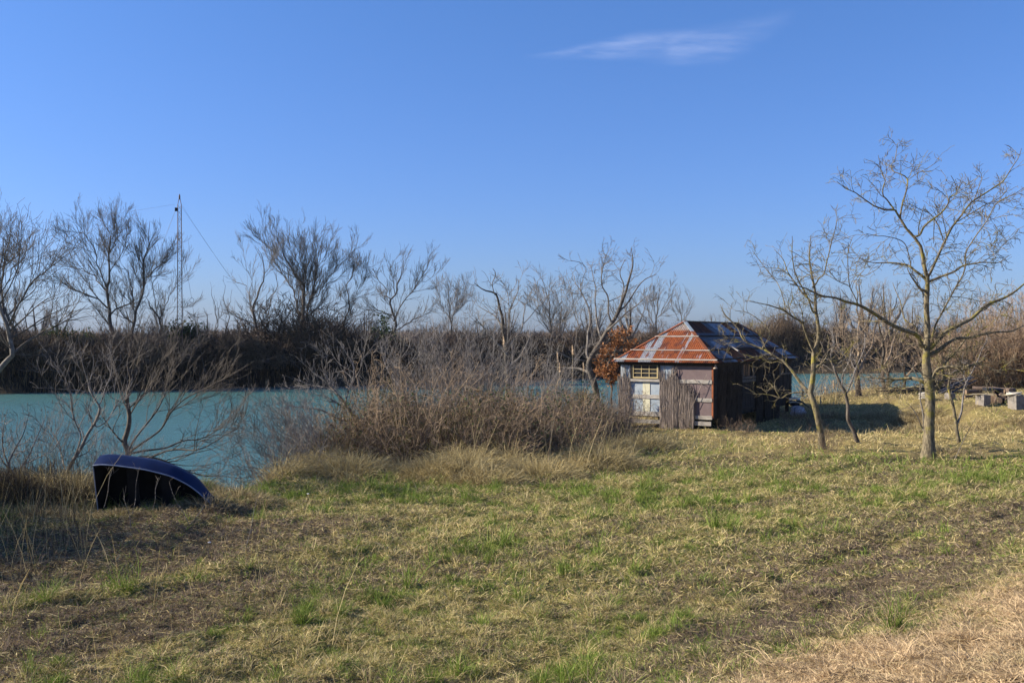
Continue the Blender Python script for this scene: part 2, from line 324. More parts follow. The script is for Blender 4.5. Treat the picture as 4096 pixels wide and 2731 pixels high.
for i in range(64):
    x = rng.uniform(-13, 4.5); f = np.interp(x, fx_, fy_)
    y = f-rng.uniform(.3, 2.6) if x < -4.5 else rng.uniform(24.2, 28.5)+max(0, x)*.9
    if x>-12.8 and x<-8.7: y = f - rng.uniform(2.2,3.0) 
    rr = rng.uniform(0, 1)**2; sp.append((x, y, .4+.6*rr, .3+.45*rr))
for i in range(15): sp.append((rng.uniform(-6.2, 1.2), 0, 0, 0)); x_ = sp[-1][0]; rr = rng.uniform(.3, 1); sp[-1] = (x_, max(rng.uniform(25.2, 27.6)+max(0, x_+1)*.8, 0) if x_ > -5 else 25.2+rng.uniform(-.6, .9), .35+.5*rr, .35+.55*rr)
tussocks('dry_tussocks', sp, 'bleached drooping grass tussocks along the river bank edge and under the thicket')
sp = [(rng.uniform(13, 30), rng.uniform(38.5, 46), rng.uniform(.4, .9), rng.uniform(.2, .42)) for i in range(95)]; sp = [t for t in sp if t[0] < 18.5 or t[1] < 42.2]+[(11.9, 36.6, .5, .3), (13.6, 31.2, .6, .35), (11.6, 27.4, .5, .25)]
tussocks('dry_tussocks', sp, 'brown rough grass on the rise beside the concrete blocks at right', np.array([.26, .185, .09]), .8)
tussocks('bank_tussocks', [(-8.6, 19.75, .45, .22), (-7.8, 19.7, .5, .25), (-7.0, 19.75, .45, .22), (-6.1, 20.2, .55, .35), (-5.7, 21.2, .6, .4), (-9.4, 19.9, .5, .35), (-6.4, 21.8, .6, .4)], 'brown matted grass pressed around the upturned boat', np.array([.20, .14, .075]), .9)
tussocks('ochre_moss_tufts', [(7.0, 23.9, .32, .10), (7.25, 24.0, .25, .1), (11.1, 27.6, .45, .14), (11.6, 27.3, .3, .12)], 'low ochre-green cushions of grass in front of the largest and the slender tree', np.array([.28, .24, .05]), 1.5)
tussocks('straw_tussocks', [(5.1, 8.8, .35, .22), (5.9, 9.7, .45, .25), (3.9, 7.4, .4, .15), (4.9, 6.9, .5, .16), (6.9, 11.2, .4, .2)], 'orange straw clumps standing on the dike slope at the right edge', ORANGE, 1.6)

# ------------------------------------------------------------------ trees
def resample(P, n):
    P = np.asarray(P, float)
    if len(P) > 2:                                           # catmull-rom
        Q = np.vstack([2*P[0]-P[1], P, 2*P[-1]-P[-2]]); out = []
        for i in range(1, len(Q)-2):
            for t in np.linspace(0, 1, 5)[:-1]:
                a, b_, c, d = Q[i-1:i+3]; out.append(.5*((2*b_)+(-a+c)*t+(2*a-5*b_+4*c-d)*t*t+(-a+3*b_-3*c+d)*t**3))
        out.append(P[-1]); P = np.array(out)
    s = np.concatenate([[0], np.cumsum(np.linalg.norm(np.diff(P, axis=0), axis=1))]); u = np.linspace(0, s[-1], n)
    return np.stack([np.interp(u, s, P[:, k]) for k in range(P.shape[1])], -1), s[-1]
NL = 30
def trace(zoom, lists, d, r0, tip=.012, dz=.45, ratio=.72, seed=1, jit=.012):
    """limbs drawn as side-view polylines; each gets its own depth so that the crown is round"""
    r_ = np.random.default_rng(seed); x0, y0, sc = zoom; P3 = []; RR = []
    for i, Lp in enumerate(lists):
        L2 = np.array([[(x0+a/sc)/4, (y0+b_/sc)/4] for a, b_ in Lp], float)
        if i == 0: q, L = resample(L2, NL); dep = d+np.cumsum(r_.normal(0, .03, NL)); ra = r0
        else:
            cand = np.concatenate(P2); k = np.argmin(np.linalg.norm(cand-L2[0], axis=1)); st = np.concatenate(DD)[k]; ra = np.concatenate(RR)[k]*ratio
            if np.linalg.norm(cand[k]-L2[0]) > .6: L2 = np.vstack([cand[k], L2])
            q, L = resample(L2, NL); kk = r_.uniform(.35, 1)*dz*(1 if (i % 2) else -1)
            dep = st+np.linspace(0, L*d/F, NL)*kk+np.concatenate([[0], np.cumsum(r_.normal(0, .02, NL-1))])
        if i == 0: P2 = [q]; DD = [dep]
        else: P2.append(q); DD.append(dep)
        w = np.stack([(q[:, 0]-512)/F*dep, dep, CAM_Z+(HY-q[:, 1])/F*dep], -1)
        lm = L*d/F; kk_ = max(3, min(12, int(lm*2.5))); jv = r_.normal(0, jit*1.8*min(1.5, lm/2), (kk_, 3)); jv[0] = 0; w += np.stack([np.interp(np.linspace(0, 1, NL), np.linspace(0, 1, kk_), jv[:, c_]) for c_ in range(3)], -1)
        P3.append(w); t = np.linspace(0, 1, NL); RR.append(tip+(max(ra, tip)-tip)*(1-t)**.85)
    return np.array(P3), np.array(RR)
def sprout(P, Rr, dens, lr, ar, nseg, wander, trop, tmin=.15, rr=.6, maxr=.013, lim=.75, tip=.35, r_=rng, up=None):
    B, N, _ = P.shape; L = np.linalg.norm(np.diff(P, axis=1), axis=2).sum(1)
    cnt = r_.poisson(L*(1-tmin)*dens); cnt = np.minimum(cnt, 200); ix = np.repeat(np.arange(B), cnt); n = len(ix)
    if n == 0: return np.zeros((0, nseg+1, 3)), np.zeros((0, nseg+1))
    t = r_.uniform(tmin, 1, n); f = t*(N-1); i0 = np.minimum(f.astype(int), N-2); fr = (f-i0)[:, None]
    p = P[ix, i0]*(1-fr)+P[ix, i0+1]*fr; T = P[ix, i0+1]-P[ix, i0]; T /= np.linalg.norm(T, axis=1)[:, None]+1e-9
    ra = (Rr[ix, i0]*(1-fr[:, 0])+Rr[ix, i0+1]*fr[:, 0])
    q = r_.normal(0, 1, (n, 3)); q -= T*np.sum(q*T, 1)[:, None]; q /= np.linalg.norm(q, axis=1)[:, None]+1e-9
    a = r_.uniform(*ar, n)[:, None]; d = T*np.cos(a)+q*np.sin(a)
    ln = np.minimum(r_.uniform(*lr, n)*(1-.45*t), L[ix]*lim)
    pts = [p]; up_ = np.array([0, 0, 1.]) if up is None else up
    for k in range(nseg):
        d = d+r_.normal(0, wander, (n, 3))+up_*trop; d /= np.linalg.norm(d, axis=1)[:, None]
        p = p+d*(ln/nseg)[:, None]; pts.append(p)
    rs = np.minimum(np.minimum(ra*rr, ln*maxr), ra*.9)
    return np.stack(pts, 1), rs[:, None]*np.linspace(1, tip, nseg+1)[None]
def wood(name, parts, mat, parent, origin, minr=0, smooth=False):
    V = []; Q = []; n = 0
    for P, Rr, sides in parts:
        if len(P) == 0: continue
        v, q = tubes(P-origin, np.maximum(Rr, minr), sides); V.append(v); Q.append(q+n); n += len(v)
    return mesh_np(name, np.concatenate(V), [np.concatenate(Q)], mat, parent, smooth=smooth)
def tree(name, label, limbs, lv, mt, mc=None, group=None, cat='tree', seed=1, minr=0, nlimb=1, tsides=10, up=None):
    P, Rr = limbs; r_ = np.random.default_rng(seed); o = P[0, 0].copy()
    e = empty(name, o, 0, label, cat, group)
    # root flare
    Rr[0, 0] *= 1.35; Rr[0, 1] *= 1.1
    wood('trunk', [(P[:nlimb], Rr[:nlimb], tsides)], mt, e, o, smooth=True)
    parts = [(P[nlimb:], Rr[nlimb:], 6)] if len(P) > nlimb else []
    cp, cr = P, Rr; 
    for k, v in enumerate(lv):
        cp, cr = sprout(cp, cr, r_=r_, up=up, **v); parts.append((cp, cr, 4 if k == 0 else 3))
    wood('crown', parts, mc or mt, e, o, minr=minr)
    return e
def LV(k1=(2.2, .6, 1.6), k2=(4, .25, .7), k3=(4, .1, .35), trop=.05, wander=.22, ar=(.5, 1.1), t0=.3):
    r = [dict(dens=k1[0], lr=k1[1:], ar=ar, nseg=6, wander=wander, trop=trop, tmin=t0),
         dict(dens=k2[0], lr=k2[1:], ar=ar, nseg=4, wander=wander, trop=trop)]
    if k3: r.append(dict(dens=k3[0], lr=k3[1:], ar=ar, nseg=3, wander=wander, trop=trop, tmin=.1, tip=.6))
    return r
Z6 = (2900, 550, 1.6505); Z2 = (0, 750, 1.845); Z3 = (900, 850, 2.091); Z8 = (1800, 950, 2.352); Z7 = (3000, 1350, 2.146); DI = (0, 0, .5742); Z4 = (0, 1500, 2.138)
fl = lambda L: [((a-2900)*1.6505, (b_-550)*1.6505) for a, b_ in L]
T1 = [[(1345, 2113), (1343, 1900), (1347, 1650), (1332, 1500), (1335, 1400), (1340, 1300), (1338, 1200), (1328, 1100), (1325, 1000), (1322, 940), (1308, 880), (1300, 800), (1290, 740), (1275, 680), (1225, 630), (1190, 580), (1150, 525), (1120, 480), (1080, 468), (1030, 480), (985, 460), (940, 435), (880, 385), (830, 355), (760, 325), (735, 290)],
 [(1322, 940), (1350, 900), (1380, 830), (1410, 760), (1440, 690), (1490, 620), (1540, 540), (1590, 470), (1640, 415), (1700, 370), (1760, 330), (1810, 300), (1850, 250), (1880, 210), (1930, 150), (1955, 80)],
 [(1290, 1370), (1260, 1300), (1150, 1260), (1050, 1210), (980, 1170), (880, 1110), (800, 1090), (730, 1070), (640, 1045), (560, 1010), (490, 980), (430, 960)],
 [(1345, 1400), (1450, 1300), (1530, 1250), (1620, 1190), (1720, 1110), (1830, 1060), (1920, 1005), (1974, 970), (2060, 920), (2150, 850)],
 [(1365, 1340), (1400, 1210), (1430, 1140), (1480, 1060), (1530, 970), (1570, 900), (1585, 820), (1580, 750), (1600, 720), (1650, 640), (1700, 570), (1760, 480), (1800, 420), (1900, 370), (1970, 320)],
 [(1155, 520), (1170, 470), (1190, 400), (1205, 320), (1200, 260), (1150, 230), (1100, 215), (1085, 180), (1105, 140), (1115, 90), (1125, 40)],
 [(1285, 640), (1310, 590), (1350, 550), (1420, 500), (1460, 440), (1470, 400), (1540, 360), (1520, 300), (1490, 260)],
 [(1300, 910), (1250, 870), (1215, 840), (1150, 830), (1050, 828), (1000, 830), (930, 820)],
 [(1340, 950), (1420, 915), (1500, 880), (1560, 840), (1640, 830), (1700, 825), (1800, 830), (1865, 785)],
 [(1345, 1430), (1500, 1330), (1600, 1320), (1700, 1290), (1800, 1270), (1900, 1260), (1974, 1250), (2080, 1230)],
 [(1440, 680), (1425, 620), (1400, 560), (1380, 530), (1350, 500), (1300, 480), (1230, 440), (1190, 430)],
 [(1540, 550), (1600, 510), (1650, 480), (1730, 430), (1800, 400), (1860, 350), (1850, 310)],
 [(880, 1105), (850, 1040), (820, 980), (810, 900), (808, 820), (815, 740), (850, 650)],
 [(820, 980), (750, 950), (700, 920), (640, 880), (600, 840), (530, 800), (470, 760), (420, 740)],
 [(1225, 840), (1210, 780), (1180, 700), (1130, 670), (1050, 655), (1010, 655), (920, 640)],
 [(1700, 820), (1790, 750), (1830, 700), (1900, 650), (1940, 600)],
 [(1275, 650), (1275, 590), (1290, 520), (1310, 450)], [(1470, 400), (1430, 360), (1390, 330), (1350, 330)],
 [(1110, 470), (1060, 410), (1030, 380), (1035, 320), (1050, 280), (1030, 230), (1010, 130)],
 [(1380, 530), (1378, 620), (1375, 700)], [(1205, 280), (1260, 240), (1330, 205), (1400, 160)],
 [(1640, 415), (1670, 330), (1690, 270), (1650, 250)], [(1540, 360), (1600, 400), (1620, 430)],
 [(1265, 1300), (1255, 1240), (1180, 1190), (1150, 1090), (1120, 1000), (1110, 960)],
 [(1330, 1010), (1290, 1000), (1250, 950), (1220, 900), (1200, 850)],
 fl([(3715, 1575), (3733, 1551), (3770, 1520), (3775, 1480), (3790, 1440), (3830, 1400), (3870, 1350), (3900, 1300)]),
 fl([(3718, 1580), (3740, 1545), (3790, 1500), (3840, 1475), (3900, 1460), (4000, 1475), (4110, 1492)]),
 fl([(3712, 1540), (3690, 1522), (3650, 1510), (3590, 1515), (3510, 1512), (3440, 1505)]),
 fl([(3716, 1560), (3735, 1490), (3780, 1468), (3850, 1465), (3900, 1455), (3960, 1430)]),
 fl([(3733, 1551), (3760, 1450), (3810, 1410), (3790, 1370)])]
P, Rr = trace(Z6, T1, 29.8, .20, tip=.009, dz=.5, seed=4, ratio=.5)
_t = np.linspace(0, 1, NL); Rr[0] = np.interp(_t, [0, .04, .12, .27, .33, .48, .7, 1], [.19, .165, .15, .135, .10, .075, .04, .008]); Rr[1:] *= .85; Rr[3] *= 1.25; Rr[2] *= 1.2
tree('bare_tree', 'largest bare tree at right with thick straight trunk, yellow lichen and wide open crown', (P, Rr), LV((5.2, .35, 1.4), (7, .2, .7), (6, .1, .38), trop=-.02, wander=.22, t0=.16), bark_lichen, bark_lichen, 'bare lichen covered trees on the meadow', seed=5, minr=.0058)
T2 = [fl([(3290, 1805), (3281, 1748), (3265, 1668), (3254, 1590), (3247, 1570), (3252, 1545), (3258, 1489), (3256, 1433)])+[(590, 1420), (600, 1400), (625, 1300), (610, 1200), (590, 1120), (580, 1020), (560, 920), (550, 830), (560, 720), (570, 640)],
 fl([(3247, 1572), (3200, 1520), (3150, 1465), (3100, 1425), (3050, 1388), (2975, 1360), (2948, 1307), (2898, 1250), (2880, 1220)]),
 [(590, 1420), (555, 1340), (530, 1250), (515, 1210), (440, 1170), (380, 1140), (250, 1100), (180, 1080)],
 [(400, 1150), (385, 1050), (340, 950), (280, 880), (230, 810), (190, 750)], [(515, 1210), (510, 1150), (490, 1090)],
 [(580, 1090), (510, 1020), (480, 970), (420, 880), (390, 800), (330, 740)], [(600, 960), (620, 920), (650, 900), (680, 800), (700, 680), (740, 520)],
 fl([(3247, 1572), (3205, 1565), (3150, 1573), (3125, 1590), (3090, 1580), (3050, 1575), (3010, 1577)]),
 fl([(3100, 1425), (3060, 1420), (3000, 1432), (2960, 1450)]), fl([(3050, 1390), (3080, 1330), (3050, 1290), (2990, 1250), (2940, 1240)]),
 [(578, 1150), (540, 1060), (470, 900), (440, 700), (430, 650)], fl([(3257, 1480), (3290, 1450), (3340, 1440), (3390, 1428)]), fl([(2985, 1362), (2920, 1350), (2870, 1360)])]
P, Rr = trace(Z6, T2, 31.6, .115, tip=.008, seed=8, ratio=.6, dz=.5)
tree('bare_tree', 'slender forked bare tree just right of the hut, limbs reaching over the rusty roof', (P, Rr), LV((5, .4, 1.5), (6, .2, .8), (4.5, .1, .35), wander=.27, t0=.25, trop=.05), bark_lichen, bark_lichen, 'bare lichen covered trees on the meadow', seed=9, minr=.0048)
T3 = [[(925, 905), (870, 740), (860, 600), (822, 470), (780, 400), (730, 280), (700, 200), (650, 120), (600, 20), (560, -80)], [(830, 470), (860, 380), (900, 280), (940, 200), (980, 90), (990, -60)], [(790, 410), (800, 300), (850, 200), (880, 60)], [(730, 280), (690, 150), (720, 50), (700, -80)]]
P, Rr = trace(Z7, T3, 33.8, .075, seed=3, tip=.008, dz=.6); tree('bare_tree', 'thin curved young tree standing between the slender forked tree and the largest tree', (P, Rr), LV((5, .4, 1.4), (5.5, .2, .7), (4, .08, .3), wander=.25), bark_far, bark_gray, 'young bare trees on the meadow', seed=11, minr=.0048)
T4 = [[(1800, 910), (1770, 740), (1740, 600), (1712, 440), (1720, 320), (1700, 200), (1720, 60), (1690, -60)], [(1782, 730), (1830, 540), (1860, 400), (1930, 260), (1990, 130), (2040, 0)], [(1710, 440), (1650, 380), (1600, 330), (1560, 230)], [(1860, 400), (1820, 260), (1830, 130)]]
P, Rr = trace(Z7, T4, 34.2, .065, seed=13, tip=.008, dz=.6); tree('bare_tree', 'thin forked young tree right behind the trunk of the largest tree', (P, Rr), LV((4, .4, 1.2), (5, .2, .6), (4, .08, .3), wander=.27), bark_lichen, bark_gray, 'young bare trees on the meadow', seed=12, minr=.0048)
T4b = [[(1492, 790), (1490, 700), (1470, 560), (1450, 400), (1420, 330), (1380, 240), (1300, 180)], [(1452, 400), (1480, 300), (1500, 200)], [(1480, 770), (1430, 660), (1380, 590), (1330, 550)]]
P, Rr = trace(Z7, T4b, 35.5, .035, seed=14, tip=.006, dz=.6); tree('sapling', 'pale thin sapling close behind the left side of the largest trunk', (P, Rr), LV((4, .3, .9), (4, .2, .4), None, wander=.27), bark_pale, bark_gray, seed=14, minr=.003)
# trees on the bank beyond the right meadow
bb = [('dark crooked tree on the river bank, its trunk nearest the hut in the right background', [[(935, 515), (920, 400), (915, 300), (885, 200), (850, 100), (800, 0), (780, -150)], [(918, 330), (960, 250), (1000, 150), (1050, 40), (1080, -100)], [(880, 200), (820, 130), (740, 80), (640, 60)], [(900, 260), (930, 120), (920, -40), (950, -200)]], 51, .17, 21),
 ('straight dark tree on the river bank between the two larger meadow trees', [[(1140, 505), (1140, 380), (1138, 250), (1140, 120), (1130, 0), (1110, -150), (1120, -280)], [(1140, 250), (1200, 150), (1230, 20), (1280, -100)], [(1140, 180), (1080, 90), (1020, -20), (1000, -160)], [(1135, 60), (1180, -60), (1190, -220)]], 53, .11, 22),
 ('thin dark tree close against the straight bank tree', [[(1165, 505), (1175, 400), (1200, 290), (1240, 180), (1290, 60), (1340, -40)], [(1200, 290), (1170, 180), (1180, 40)], [(1240, 180), (1330, 120), (1400, 60)]], 54, .09, 23),
 ('low spreading bank tree behind the plank heap', [[(1320, 480), (1330, 350), (1300, 230), (1280, 100), (1300, -40)], [(1330, 350), (1400, 260), (1480, 160), (1560, 80)], [(1300, 230), (1220, 180), (1150, 160)]], 56, .09, 24),
 ('bushy bank tree at right behind the log stack', [[(1900, 470), (1900, 330), (1870, 200), (1850, 60), (1870, -80)], [(1900, 330), (1970, 220), (2050, 100), (2120, -20)], [(1870, 200), (1800, 100), (1750, -20)]], 55, .08, 25)]
for lb, L_, d_, r_0, sd_ in bb:
    P, Rr = trace(Z7, L_, d_, r_0, seed=sd_, tip=.014, dz=.6); tree('bank_tree', lb, (P, Rr), LV((4.2, .8, 2.4), (4.4, .3, 1.1), (3.4, .2, .6), wander=.24, t0=.25), bark_dark, rust_twig, 'bare trees along the near river bank', seed=sd_, minr=.0075)
# centre trees, near side of the river, left of the hut
C1 = [[(1390, 1640), (1385, 1529), (1360, 1400), (1330, 1300), (1310, 1190), (1320, 1150), (1370, 1050), (1430, 970), (1480, 870), (1520, 800), (1580, 700), (1620, 600), (1660, 500), (1680, 400), (1720, 250), (1710, 100)],
 [(1315, 1160), (1290, 1050), (1300, 950), (1310, 850), (1315, 700), (1280, 600), (1240, 500), (1190, 430), (1170, 350)], [(1240, 490), (1250, 380), (1280, 300), (1230, 240), (1130, 210)],
 [(1580, 700), (1680, 600), (1800, 430), (1950, 340)], [(1520, 800), (1490, 700), (1480, 560), (1440, 460), (1420, 350), (1460, 160)], [(1370, 1060), (1450, 1040), (1550, 1060), (1650, 1040)],
 [(1310, 1160), (1180, 1140), (1100, 1110), (1040, 1070), (960, 1090), (830, 1120)], [(1315, 1270), (1290, 1260), (1200, 1230), (1060, 1220), (960, 1210)], [(1310, 1160), (1220, 1060), (1170, 960), (1110, 900), (1050, 760), (1060, 640)], [(1180, 1135), (1170, 1000), (1190, 850), (1190, 700), (1130, 500), (1100, 400)],
 [(1600, 650), (1640, 480), (1600, 340), (1640, 200)], [(1430, 960), (1380, 780), (1370, 600), (1350, 400), (1330, 280)], [(1480, 870), (1600, 760), (1720, 660), (1830, 560)]]
P, Rr = trace(Z8, C1, 46, .17, seed=31, tip=.012, dz=.5, ratio=.55); tree('bare_tree', 'tall spreading bare tree with stout leaning trunk left of the hut', (P, Rr), LV((3.0, .6, 2.0), (4.5, .3, 1.0), (4, .15, .5), wander=.24), bark_far, bark_far_light, 'bare trees behind the thicket', seed=31, minr=.0068)
C2 = [[(540, 1620), (545, 1300), (535, 1100), (530, 1000), (510, 900), (500, 820), (490, 720), (450, 600), (420, 530), (350, 510), (300, 480), (240, 420)], [(510, 860), (430, 740), (350, 690), (280, 650)], [(535, 1000), (545, 960), (555, 850), (570, 700), (600, 600), (640, 500), (650, 400)],
 [(545, 1060), (560, 1010), (620, 930), (680, 840), (690, 720), (690, 630), (640, 580), (640, 540)], [(690, 630), (750, 590), (800, 520), (830, 400)], [(690, 810), (800, 680), (880, 600), (920, 540), (1000, 500)], [(420, 530), (400, 430), (430, 340), (400, 290)], [(555, 700), (545, 560), (520, 460), (470, 400)], [(535, 1100), (450, 1000), (340, 870), (240, 750)], [(545, 1200), (640, 1130), (720, 1010), (780, 880)], [(540, 1250), (640, 1200), (740, 1160)]]
P, Rr = trace(Z8, C2, 44, .14, seed=33, tip=.012, dz=.5, ratio=.55); tree('bare_tree', 'bare tree with dark ivy-wrapped trunk rising behind the thicket in the middle', (P, Rr), LV((3.0, .6, 1.8), (4.5, .3, 1.0), (4, .15, .5), wander=.24), bark_dark, bark_far_light, 'bare trees behind the thicket', seed=34, minr=.0068)
# far bank trees
FAR = dict(k1=(1.7, .9, 3.6), k2=(3.4, .7, 2.2), k3=(4.0, .35, 1.2), trop=.09, wander=.09, ar=(.2, .65), t0=.1)
def far(zoom, L_, d_, r_0, label, sd_, mt=None, mc=None, kw=None, minr=.0085):
    bx = (zoom[0]+L_[0][1][0]/zoom[2])/4
    dd_ = 100.
    for _ in range(15): dd_ = float(np.interp((bx-512)/F*dd_, gx_, gy_))
    d_ = max(d_, dd_+5.5)
    P, Rr = trace(zoom, L_, d_, r_0*.60, seed=sd_, tip=.012, dz=.5, ratio=.56, jit=.04)
    P[0, 0, 2] = min(P[0, 0, 2], float(height(P[0, 0, 0], P[0, 0, 1]))-.1)
    k = dict(FAR); k.update(kw or {})
    return tree('bare_tree', label, (P, Rr), LV(**k), mt or bark_far, mc or bark_far, 'bare trees on the far bank', seed=sd_, minr=minr, tsides=7)
far(Z2, [[(845, 1250), (845, 1100), (825, 1000), (815, 920), (800, 860), (790, 780), (785, 730), (800, 680), (820, 600), (815, 520), (808, 440), (810, 350), (790, 300), (740, 250)], [(820, 610), (860, 560), (900, 480), (940, 400)], [(785, 730), (750, 650), (720, 560), (705, 470), (680, 400), (620, 340), (560, 280)], [(785, 760), (730, 690), (680, 640), (600, 600), (500, 575), (430, 560)], [(803, 890), (730, 830), (660, 800), (560, 750), (480, 710), (410, 680)], [(820, 930), (900, 870), (980, 850)], [(705, 470), (640, 460), (560, 440), (490, 400)], [(812, 480), (860, 400), (850, 300), (830, 220)]], 88, .33, 'tall fan-crowned bare tree left of the lattice mast, the larger of the twin crowns', 41, kw=dict(k1=(2.8, 1.1, 4.4)))
far(Z2, [[(975, 1250), (975, 1080), (985, 1000), (1000, 920), (1030, 850), (1055, 740), (1060, 640), (1060, 560), (1080, 480), (1100, 400), (1110, 320), (1100, 250)], [(1055, 700), (1100, 650), (1140, 610), (1200, 540), (1240, 480), (1270, 400)], [(1060, 640), (1030, 560), (1010, 470), (960, 390), (920, 320)], [(1000, 920), (990, 840), (985, 740), (960, 660), (930, 600)], [(985, 1000), (920, 940), (860, 870), (820, 780)], [(1070, 520), (1130, 440), (1180, 360)]], 90, .28, 'tall bare tree with pointed crown, between the fan-crowned tree and the mast', 42, kw=dict(k1=(2.8, 1.1, 3.9)))
far(Z2, [[(1180, 1250), (1180, 1080), (1175, 980), (1150, 930), (1120, 880), (1090, 830), (1070, 800)], [(1172, 970), (1190, 920), (1240, 830), (1290, 750), (1350, 700), (1440, 660)], [(1150, 920), (1155, 850), (1130, 800), (1130, 700), (1150, 640), (1200, 560)], [(1210, 900), (1330, 880), (1440, 870)], [(1290, 750), (1310, 640), (1370, 560)]], 89, .24, 'low forked bare tree whose limbs cross the lattice mast', 43, kw=dict(k1=(2.0, 1.0, 3.1)))
far(Z2, [[(125, 1250), (115, 1100), (90, 1030), (50, 960), (20, 880), (15, 780), (10, 700), (40, 560), (60, 420), (50, 300)], [(20, 880), (-60, 780), (-80, 600), (-60, 420)], [(15, 760), (80, 640), (130, 520), (150, 400), (130, 330)], [(50, 960), (120, 880), (180, 800)], [(10, 700), (-30, 560), (-20, 400), (0, 280)]], 84, .30, 'dark leaning bare tree at the left edge on the far bank', 44, kw=dict(k1=(3.0, 1.1, 3.9)))
far(Z3, [[(265, 1250), (265, 1090), (262, 1000), (245, 900), (235, 820), (245, 740), (270, 670), (290, 620), (320, 580), (330, 510), (320, 420), (310, 350), (270, 280)], [(330, 510), (360, 460), (400, 400), (410, 330)], [(258, 960), (290, 930), (330, 870), (365, 790), (390, 720), (430, 640), (435, 560), (400, 480)], [(235, 830), (205, 760), (195, 650), (150, 600), (60, 590)], [(215, 720), (210, 600), (195, 500), (170, 400), (150, 300)], [(255, 930), (170, 900), (100, 860), (0, 800)]], 93, .28, 'bare tree with pale peeled limbs right of the lattice mast', 45, mc=bark_far_light, kw=dict(k1=(1.8, 0.8, 2.9)))
far(Z3, [[(660, 1150), (655, 1000), (650, 900), (655, 800), (665, 700), (650, 600), (600, 520), (540, 420), (480, 330), (440, 200)], [(645, 940), (620, 850), (600, 740), (570, 640), (520, 560), (460, 500), (400, 440)], [(665, 700), (690, 640), (685, 540), (670, 450), (650, 300)], [(655, 930), (680, 900), (700, 800), (735, 700), (750, 600), (755, 500), (770, 400), (800, 300), (820, 200)], [(725, 720), (780, 670), (850, 610), (900, 570), (980, 545), (1050, 520)], [(850, 610), (880, 520), (940, 440), (1000, 400), (1060, 330), (1100, 260)], [(520, 560), (470, 450), (420, 370), (360, 280), (320, 200), (330, 130)], [(690, 880), (760, 800), (850, 790), (960, 770)], [(755, 500), (820, 400), (880, 300), (900, 220)], [(600, 520), (600, 400), (580, 300), (600, 200)], [(670, 450), (700, 330), (720, 200)]], 98, .36, 'broadest bare tree on the far bank, five limbs fanning into a wide domed crown', 46, kw=dict(k1=(3.1, 1.1, 4.2)))
far(Z3, [[(960, 1250), (965, 1100), (985, 1020), (1000, 920), (1030, 810), (1045, 770), (1035, 700), (1020, 620), (1050, 540), (1070, 460)], [(1045, 770), (1080, 720), (1130, 700), (1200, 680), (1260, 640)], [(1080, 720), (1130, 620), (1180, 540), (1220, 440)], [(1130, 620), (1150, 500), (1140, 400)]], 100, .20, 'slim leaning bare tree right of the broad domed tree', 47, kw=dict(k1=(2.4, 0.8, 3.1)))
far(Z3, [[(1415, 1150), (1415, 985), (1408, 900), (1385, 820), (1385, 740), (1420, 670), (1440, 590), (1480, 540), (1500, 450), (1490, 400)], [(1385, 740), (1350, 680), (1320, 600), (1260, 520), (1220, 450)], [(1410, 900), (1460, 820), (1510, 730), (1560, 650), (1620, 570), (1680, 480), (1700, 380), (1720, 330)], [(1560, 650), (1600, 600), (1700, 560), (1770, 510)], [(1390, 850), (1320, 820), (1240, 780), (1170, 750)], [(1412, 980), (1470, 975), (1540, 920), (1640, 870), (1740, 820)], [(1420, 670), (1390, 560), (1380, 460), (1400, 400)], [(1510, 730), (1560, 720), (1640, 700)]], 102, .27, 'bare V-shaped tree on the far bank above the tawny reeds', 48, kw=dict(k1=(2.2, 1.0, 3.1)))
far(Z3, [[(1885, 1150), (1885, 1000), (1890, 920), (1880, 850), (1875, 740), (1870, 660), (1860, 600)], [(1882, 900), (1840, 840), (1800, 760), (1800, 680), (1790, 600)], [(1890, 920), (1930, 830), (1980, 760), (2000, 680), (1960, 600)], [(1890, 890), (1960, 800), (2030, 720), (2060, 680)], [(1878, 800), (1920, 720), (1920, 640)]], 115, .20, 'small rounded bare tree with windswept twigs in the middle of the far bank', 49, mc=bark_far_light, kw=dict(k1=(4.1, 1.0, 2.9)))
far(Z8, [[(965, 1150), (965, 950), (960, 830), (930, 650), (900, 500), (870, 380)], [(960, 830), (1010, 700), (1050, 560), (1060, 450)], [(962, 900), (880, 780), (800, 700), (760, 620)], [(945, 720), (860, 600), (800, 520)], [(962, 870), (1080, 760), (1150, 660), (1180, 560)]], 112, .20, 'grey bare tree on the far bank between the two bare trees behind the thicket', 50, mc=bark_far_light, kw=dict(k1=(4.1, 1.1, 3.4)))
far(Z2, [[(1605, 1250), (1605, 1100), (1600, 1000), (1590, 900), (1570, 800), (1570, 730)], [(1600, 980), (1640, 900), (1620, 830)]], 92, .10, 'leftmost of two short dead-looking stems right of the mast', 51, mt=bark_dark, mc=bark_dark, kw=dict(k1=(1.1, 0.5, 1.6), k2=(1, .3, .6), k3=None))
far(Z2, [[(1670, 1250), (1670, 1000), (1680, 900), (1650, 800), (1660, 720)], [(1672, 950), (1700, 850), (1710, 760)], [(1675, 1000), (1610, 920), (1630, 840)]], 92, .11, 'rightmost of two short dead-looking stems right of the mast', 52, mt=bark_dark, mc=bark_dark, kw=dict(k1=(1.1, 0.5, 1.6), k2=(1, .3, .6), k3=None))
far(Z8, [[(1930, 1100), (1935, 900), (1940, 780), (1950, 650), (1960, 520), (1965, 450)], [(1935, 850), (1880, 740), (1860, 620), (1880, 520)], [(1940, 780), (2010, 660), (2060, 560), (2060, 480)], [(1935, 860), (1860, 800), (1780, 700), (1740, 600)], [(1950, 650), (1920, 560), (1920, 470)]], 150, .28, 'rounded hazy tree rising just left of the hut roof', 53, mc=bark_far_light, kw=dict(k1=(3.2, 1.4, 4.5), k2=(2, .8, 1.8), k3=(1.6, .4, 1.0)), minr=.013)
